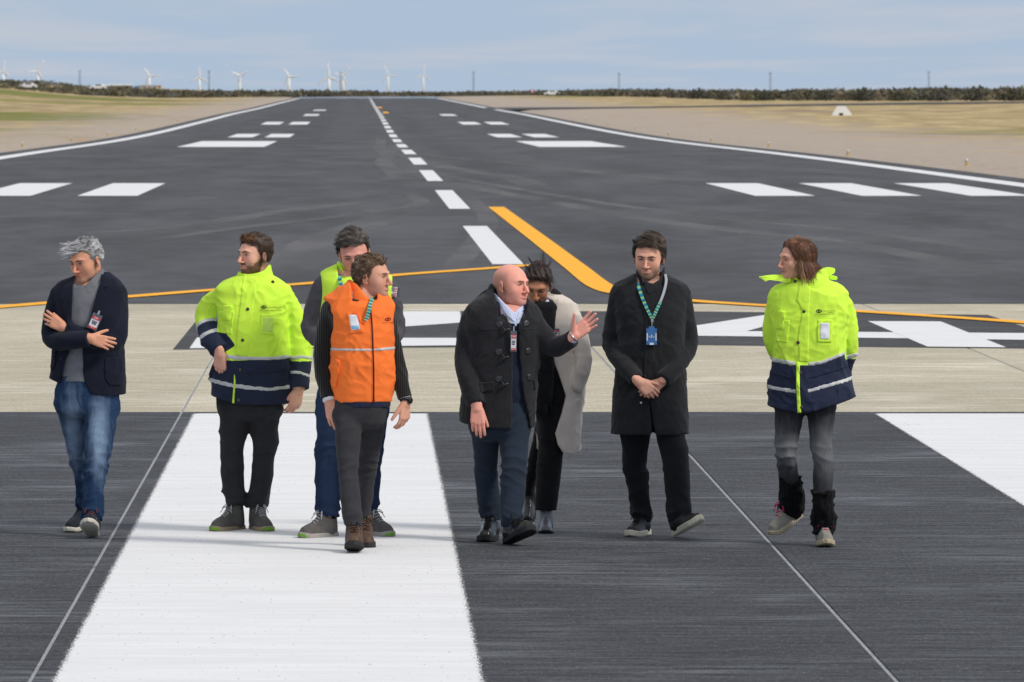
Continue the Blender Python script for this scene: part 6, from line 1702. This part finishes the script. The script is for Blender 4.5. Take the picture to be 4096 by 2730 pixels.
# ------------------------------------------------------------------ 7: man in long black coat, hands clasped
def person_blackcoat():
    s = Person('dark-haired stubbled person in long black coat with blue lanyard card, hands clasped', (2350, 900, .829), 39.45, 2599)
    P = s.P
    TR = s.rows([(222, 250, 362, .088, .02), (246, 205, 400, .105, .015), (270, 155, 445, .118, .01), (296, 122, 482, .128, .01), (340, 118, 488, .135, 0), (420, 126, 481, .148, -.01), (560, 140, 470, .148, -.01), (680, 135, 475, .142, -.005), (800, 124, 481, .145, 0), (900, 118, 486, .15, 0), (1008, 112, 491, .155, 0)])
    A1 = ([P(152, 342, 0), P(131, 460, .01), P(123, 575, .02), P(175, 672, -.09), P(240, 750, -.185)], [.054, .058, .062, .056, .048])
    A2 = ([P(456, 342, 0), P(473, 460, .01), P(481, 580, .02), P(430, 677, -.08), P(362, 752, -.175)], [.054, .058, .062, .056, .048])
    PV = s.rows([(830, 145, 462, .125, 0), (900, 152, 468, .128, 0), (965, 158, 470, .12, 0), (1000, 200, 430, .08, 0)])
    L1 = s.leg([(960, 158, 312, .04), (1010, 158, 302, .05), (1100, 168, 290, .08), (1180, 176, 288, .1), (1300, 195, 302, .13), (1400, 214, 313, .16), (1428, 222, 308, .16)])
    L2 = s.leg([(960, 315, 470, -.02), (1010, 333, 471, -.02), (1080, 345, 482, -.04), (1180, 370, 488, -.05), (1300, 380, 492, -.06), (1390, 388, 498, -.08), (1432, 392, 478, -.08)])
    body(s, TR, (L1, L2), (A1, A2), PV, .03)
    col_o = loft(s.rows([(330, 225, 380, .115, -.015), (275, 230, 378, .10, -.005), (198, 236, 372, .088, .02)]))
    ct = s.garment('long_coat', M_BLACKWOOL, [(loft(TR), 0)], late=[(chain(*A1, cut=True), .012), (chain(*A2, cut=True), .012)], subs=[(neckhole(s, 300, 300, 255, .085), .01), (prism(s, [(288, 838), (297, 838), (312, 930), (334, 1030), (303, 1030), (300, 930)], .2), .004)],
                   disp=[folds(161, .006, 6, mask=lambda Q: .4 + 1.0 * np.exp(-((Q[:, 2] - s.Z(600)) / .10)**2)), folds(163, .003, 13)], h=.0074)
    cg = s.garment('collar', M_BLACKWOOL, [(col_o, 0)], subs=[(loft(s.rows([(330, 262, 345, .06, -.05), (275, 248, 360, .082, -.005), (190, 250, 358, .074, .02)])), .006)],
                   inter=[lineclip(s, [(220, 210), (240, 218), (265, 272), (300, 288), (345, 262), (368, 204), (380, 200)])], disp=[folds(9, .004, 10)], parent=ct.obj)
    s.patch('collar_overlap', cg, [(268, 262), (318, 284), (345, 262), (352, 300), (290, 338), (272, 300)], M_BLACKWOOL, .010, parent=ct.obj)
    s.patch('placket', ct, [(272, 330), (318, 330), (318, 760), (300, 836), (262, 836), (270, 560)], M_BLACKWOOL, .006)
    for pts in ([(148, 300), (190, 288), (238, 262)], [(372, 262), (420, 288), (462, 298)]): s.seam('yoke_seam', ct, pts, .0018, M_BLACKWOOL)
    for pts in ([(455, 700), (450, 760), (462, 800)], [(140, 720), (150, 800)]): s.seam('pocket_seam', ct, pts, .002, M_BLACKWOOL)
    s.disc('button', ct, (253, 853), .007, M_METAL)
    s.ribbon('lanyard', ct, [(234, 252), (244, 300), (264, 360), (286, 410), (304, 445)], .019, M_LANY, .014, col=lanyard_col)
    s.ribbon('lanyard', ct, [(374, 236), (376, 270), (364, 320), (345, 370)], .015, M_LANY, .014, col=lanyard_grey); s.ribbon('lanyard', ct, [(345, 370), (326, 410), (310, 445)], .019, M_LANY, .015, col=lanyard_col)
    y = float(ct.front([P(304, 530)[0]], [P(304, 530)[2]])[0]) - .016
    mk('lanyard_clip', *join([box([P(306, 456)[0], y, P(306, 456)[2]], (.014, .006, .022)), tube([[P(305, 464)[0], y, P(305, 464)[2]], [P(304, 492)[0], y, P(304, 492)[2]]], .003, 6)]), M_METAL, s.root)
    M_BC = plain('blue_card_holder', lin(62, 112, 172), .35, .4)
    b = plate(s, 'card_holder', (303, 534), .062, .096, 0, y - .004, M_BC, s.root, .005)
    plate(s, 'holder_tab', (303, 492), .034, .016, 0, y - .0035, M_BC, b, .004)
    for dx_ in (-21, 21): plate(s, 'card_edge', (303 + dx_, 536), .006, .044, 0, y - .0055, M_CARD, b, .001)
    plate(s, 'thumb_notch', (303, 569), .024, .012, 0, y - .0055, M_CARD, b, .001)
    v, f = ring2d(.018, .007, .003); v[v[:, 1] > .002, 1] = .002
    pc = P(303, 533); mk('logo_mark', np.stack([pc[0] + v[:, 0], np.full(len(v), y - .0062), pc[2] + v[:, 1]], -1), f, M_CARD, b)
    mk('logo_mark', [(pc[0] - .004, y - .0064, pc[2] + .009), (pc[0] + .004, y - .0064, pc[2] + .009), (pc[0], y - .0064, pc[2] - .008)], [(0, 1, 2)], M_CARD, b)
    s.hand(P(352, 762, -.165), (-.80, -.02, -.58), (.1, -1, .2), 'L', (22, 24, 26, 28), (25, 10), 2, .96)
    s.hand(P(246, 756, -.215), (.72, -.04, -.62), (-.1, -1, .2), 'R', (24, 26, 28, 30), (30, 12), 3, .98)
    trousers(s, fabric('black_chino', lin(28, 29, 33), .93, .12, .25, 300, 14, .05, .35), PV, (L1, L2), 171, [s.Z(1170)], [s.Z(1390)], .006)
    M_SN = plain('black_sneaker_leather', lin(28, 28, 31), .45, .4); M_SW = plain('cream_rubber', lin(214, 208, 188), .7); bl = plain('black_lace', lin(18, 18, 20), .85)
    s.shoe(L1, -22, 0, M_SN, M_SW, L=.30, Wd=.106, high=.065, sole=.034, lace=bl, toe_h=.058, lace_n=6)
    s.shoe(L2, 30, -20, M_SN, M_SW, L=.30, Wd=.106, high=.065, sole=.034, lace=bl, toe_h=.058, lace_n=6, roll=-12)
    s.head((297, 157, -.04), -13, 9, 1, 1.05, lin(233, 174, 150), smile=.5, brow=lin(36, 28, 24), eyes='squint', red=.5, beard=lin(112, 96, 86), beard_amt=.8, stache=.55, neck=P(300, 310, .02), mouth_open=.4)
    s.hair(cap_wavy(.008, -.055, .45, 1.3), [
        dict(n=1000, hug=.007, where=w_std(.010, -.04), dir=lambda p, n: np.stack([.6 * np.sign(p[:, 0] + .03), .35 + 0 * p[:, 0], -.35 - p[:, 2] * 1.5], -1) + n * .1, len=.05, w=.0024, spread=.14, curl=.22),
        dict(n=420, hug=.010, where=lambda x, y, z: (z > .055), dir=lambda p, n: np.stack([.75 + 0 * p[:, 0], -.10 + 0 * p[:, 0], .25 + 0 * p[:, 0]], -1) + n * .1, len=.06, w=.0024, spread=.12, curl=.2, c2=lin(104, 86, 70)),
        dict(hug=.022, free=1, x=2.4, n=170, where=lambda x, y, z: (z > .072) & (y < -.025), dir=lambda p, n: np.stack([.75 + 0 * p[:, 0], -.45 + 0 * p[:, 0], .55 + 0 * p[:, 0]], -1), len=.048, w=.0024, spread=.2, curl=.3, pull=(.5, .1, -.6), c2=lin(112, 92, 74)),
        dict(hug=.008, n=240, where=lambda x, y, z: (np.abs(x) > .06) & (z < .05) & (.762 * y + .648 * z + .014 > 0), dir=lambda p, n: np.stack([.0 * p[:, 0], .5 + 0 * p[:, 0], -.6 + 0 * p[:, 0]], -1) + n * .2, len=.035, w=.002, spread=.15, c1=lin(70, 64, 60), c2=lin(140, 136, 132))],
        lin(36, 29, 25), lin(74, 60, 50), .014, .006, 14, top=.012, freq=14)
    s.finish(); return s

# ------------------------------------------------------------------ 8: woman in hi-vis jacket
def person_woman():
    s = Person('auburn-haired person in yellow and navy hi-vis jacket with black leg warmers, hands behind back', (2980, 900, .8553), 38.75, 3220)
    P = s.P
    TR = s.rows([(236, 240, 378, .09, .02), (254, 224, 394, .10, .02), (268, 186, 424, .108, .015), (286, 150, 450, .116, .01), (322, 122, 476, .128, 0), (420, 122, 480, .140, -.01), (560, 136, 470, .15, -.01), (640, 136, 468, .15, 0), (720, 124, 490, .155, 0), (800, 114, 514, .165, 0), (876, 108, 526, .168, 0)])
    A1 = ([P(155, 345, .02), P(136, 430, .05), P(134, 540, .08), P(180, 640, .16)], [.054, .058, .058, .050])
    A2 = ([P(446, 352, .02), P(474, 450, .05), P(484, 560, .08), P(466, 655, .16)], [.056, .060, .060, .052])
    PV = s.rows([(770, 150, 425, .11, 0), (820, 143, 425, .115, 0), (860, 146, 420, .10, 0), (885, 180, 390, .07, 0)])
    L1 = s.leg([(850, 143, 284, 0), (960, 142, 258, 0), (1050, 142, 241, -.02), (1100, 146, 235, -.01), (1160, 156, 247, .04), (1200, 163, 252, .07), (1260, 170, 248, .11), (1350, 178, 246, .16)])
    L2 = s.leg([(850, 284, 424, -.02), (960, 302, 412, -.03), (1050, 306, 406, -.05), (1120, 320, 412, -.06), (1250, 322, 413, -.08), (1330, 330, 402, -.07), (1420, 336, 398, -.06)])
    body(s, TR, (L1, L2), (A1, A2), PV, .03)
    hem = lineclip(s, [(100, 845), (170, 862), (260, 873), (300, 868), (420, 835), (530, 797)], False)
    jk = s.garment('hi_vis_jacket', M_HIVIS, [(loft(TR), 0)], subs=[(neckhole(s, 300, 275, 245, .10), .01)], late=[(chain(*A1, cut=True), .012), (chain(*A2, cut=True), .012)], inter=[hem],
                   disp=[folds(181, .009, 5, (1, 1, .6), mask=lambda Q: .5 + .8 * (np.abs(Q[:, 0] - P(290, 500)[0]) > .17)), folds(183, .005, 10), folds(185, .012, 3.0, (1, 1, .4))], h=.0074)
    cg = s.garment('collar', M_HIVIS, [(loft(s.rows([(330, 195, 405, .12, -.005), (262, 210, 395, .105, .0), (205, 235, 388, .092, .03)])), 0)],
                   subs=[(loft(s.rows([(300, 235, 350, .08, -.02), (262, 228, 376, .086, .005), (198, 245, 376, .08, .03)])), .006), (prism(s, [(243, 240), (262, 240), (260, 262), (252, 330), (246, 300)], -.02), .004)],
                   inter=[lineclip(s, [(190, 240), (215, 242), (280, 246), (310, 236), (345, 205), (400, 196)])], disp=[folds(7, .005, 8)], parent=jk.obj)
    # loose storm flaps of the collar
    for pts, d, mat in (([(66, 246), (120, 238), (185, 238), (214, 250), (206, 270), (150, 262), (112, 258), (96, 266), (84, 256)], -.07, M_HIVIS), ([(352, 212), (384, 202), (420, 208), (418, 226), (400, 236), (430, 246), (424, 258), (380, 248)], .05, M_HIVIS), ([(362, 222), (378, 220), (396, 252), (384, 258), (370, 250)], -.012, M_BLKPLASTIC)):
        W = np.array([P(x, y, d) for x, y in pts]); W = np.concatenate([W, W[:1]]); W = catmull(W, 4 * len(W))[:-1]; n = len(W)
        W[:, 1] += .012 * np.sin(np.linspace(0, 7, n))
        W2 = W + [0, .010, .004]
        mk('collar_flap', np.concatenate([W, W2]), [tuple(range(n))[::-1], tuple(range(n, 2 * n))] + [(i, (i + 1) % n, n + (i + 1) % n, n + i) for i in range(n)], mat, jk.obj)
    line = [(90, 632), (135, 638), (232, 652), (290, 652), (350, 642), (466, 600), (468, 628), (560, 628)]
    shell(s, 'lower_panel', jk, .002, lineclip(s, line), M_NAVY)
    def zband(up, lo, x0, x1, t=.0038):
        fu, fl = lineclip(s, up), lineclip(s, lo, False); xa, xb = P(x0, 700)[0], P(x1, 700)[0]
        shell(s, 'reflective_band', jk, t, lambda X, Y, Z: np.maximum(np.maximum(fu(X, Y, Z), fl(X, Y, Z)), np.maximum(xa - X, X - xb)), M_REFL)
    zband([(100, 616), (230, 634)], [(100, 636), (230, 655)], 100, 230); zband([(288, 638), (345, 632), (467, 587)], [(288, 656), (345, 650), (467, 604)], 288, 467)
    zband([(100, 745), (230, 764)], [(100, 766), (230, 786)], 100, 231); zband([(283, 762), (510, 702)], [(283, 783), (510, 722)], 283, 540)
    zband([(470, 612), (540, 598)], [(470, 634), (540, 618)], 471, 560)
    s.patch('placket_edge', jk, [(232, 640), (249, 640), (247, 760), (254, 874), (237, 874), (231, 740)], M_HIVIS, .010)
    s.patch('placket', jk, [(250, 262), (300, 262), (292, 400), (288, 636), (246, 636), (240, 520), (262, 400), (236, 350)], M_HIVIS, .005)
    s.patch('chest_pocket', jk, [(150, 440), (204, 442), (192, 548), (138, 543)], M_HIVIS, .005, yc=.06); s.patch('pocket_flap', jk, [(150, 398), (184, 402), (172, 488), (140, 484)], M_HIVIS, .009, yc=.06)
    s.patch('id_window_frame', jk, [(332, 440), (402, 440), (396, 546), (329, 544)], M_HIVIS, .0055); s.patch('id_card', jk, [(343, 455), (387, 455), (385, 531), (342, 531)], M_CARD, .008)
    s.patch('pocket_flap', jk, [(290, 708), (480, 656), (480, 661), (290, 714)], M_NAVY, .008); s.patch('pocket_flap', jk, [(118, 686), (228, 712), (228, 717), (118, 691)], M_NAVY, .008)
    hi_vis_details(s, jk, [(268, 402), (240, 546), (250, 688), (254, 848)]); hi_vis_details(s, cg, [(230, 262)])
    airport_logo(s, jk, (338, 399), M_DARKPRINT); s.text(jk, 'Aeropuertos Argentina', .0066, (380, 399), M_DARKPRINT); s.text(jk, 'DIRECCION DE INFRAESTRUCTURA', .0053, (366, 414), M_DARKPRINT)
    s.decal('logo_rule', jk, np.array([(-.05, -.0008), (.05, -.0008), (.05, .0008), (-.05, .0008)]), [(0, 1, 2, 3)], (366, 407), M_DARKPRINT)
    s.hand(P(200, 655, .19), (.8, .05, -.3), (0, 1, 0), 'R', sc=.92); s.hand(P(440, 660, .19), (-.8, .05, -.3), (0, 1, 0), 'L', sc=.92)
    M_GJ = denim('washed_grey_denim', lin(46, 47, 51), lin(112, 114, 118), .9)
    fd = lambda V: np.clip(np.exp(-((V[:, 2] - s.Z(1050)) / .13)**2) * (V[:, 1] < .05) * .9, 0, 1)
    trousers(s, M_GJ, PV, (L1, L2), 191, [s.Z(1075)], [], .006, fd, 'jeans')
    M_KN = fabric('black_chunky_knit', lin(16, 16, 18), .97, .05, .35, 130, 20, .05, .9)
    lw = dict(disp=[folds(195, .014, 11, (.4, .4, 1.3)), lambda Q: .0022 * np.sin(np.arctan2(Q[:, 1] - .02, Q[:, 0]) * 40)], h=.0055)
    s.garment('leg_warmer', M_KN, [(loft(s.leg([(1180, 160, 262, .07), (1240, 163, 272, .10), (1300, 158, 278, .13), (1340, 154, 274, .15), (1370, 168, 252, .17)], 1.15)), 0)], **lw)
    s.garment('leg_warmer', M_KN, [(loft(s.leg([(1246, 316, 416, -.08), (1320, 320, 415, -.10), (1362, 308, 426, -.08), (1405, 310, 422, -.07), (1452, 322, 406, -.07)], 1.15)), 0)], **lw)
    gs = fabric('dusty_grey_nubuck', lin(132, 130, 122), .9, .15, .2, 200, 20, .1, .3); ts = plain('tan_rubber', lin(176, 164, 138), .8); pk = plain('pink_cord', lin(214, 40, 110), .7)
    s.shoe(L1, -46, 24, gs, ts, L=.275, Wd=.10, high=.06, sole=.028, lace=pk, lace_n=4, toe_h=.064, lift=.045)
    s.shoe(L2, 2, -3, gs, ts, L=.275, Wd=.10, high=.06, sole=.028, lace=pk, lace_n=4, toe_h=.064)
    s.head((238, 164, -.02), -66, 0, 0, .98, lin(229, 171, 146), fem=1, smile=.8, brow=lin(92, 64, 46), eyes='squint', red=.45, lip=lin(196, 118, 108), neck=P(290, 300, .02))
    a1, a2 = lin(62, 40, 30), lin(140, 92, 62)
    s.hair(lambda X, Y, Z: np.maximum(-(.80 * Y + .60 * Z + .012), -.085 - Z), [
        dict(hug=0.008, zfree=-.02, free=1, n=1000, where=lambda x, y, z: (.80 * y + .60 * z + .004 > 0) & (z > -.02), dir=lambda p, n: np.stack([np.sign(p[:, 0]) * np.where(p[:, 1] < 0, .9, .2), .35 + 0 * p[:, 0], np.where(p[:, 2] > .06, -.2, -.8)], -1) + n * .05, len=.098, w=.0026, spread=.10, curl=.22, seg=9, pull=(0, .05, -1.6)),
        dict(hug=0.010, zfree=-.01, free=1, x=.35, n=160, where=lambda x, y, z: (x > .055) & (y < .0) & (z > .0) & (y > -.045), dir=lambda p, n: np.stack([.4 + 0 * p[:, 0], -.15 + 0 * p[:, 0], -.9 + 0 * p[:, 0]], -1), len=.12, w=.0024, spread=.12, curl=.22, seg=8, pull=(0, 0, -.4), c2=lin(186, 140, 98)),
        dict(hug=0.014, x=1, n=120, where=lambda x, y, z: (y > .0), dir=lambda p, n: n + np.array([0, .2, -.1]), len=.05, w=.0016, spread=.6, curl=.6)],
        a1, a2, .011, .005, 16, top=.006, grow=[(ell((0, .075, -.040), (.062, .040, .055)), .03), (ell((.058, .03, -.03), (.018, .035, .055)), .02), (ell((-.058, .03, -.03), (.022, .045, .060)), .02)])
    s.finish(); return s



for nm, fn in (('1', person_silver), ('2', person_bearded), ('3', person_fleece), ('4', person_orange), ('5', person_bald), ('6', person_beige), ('7', person_blackcoat), ('8', person_woman)):
    fn()
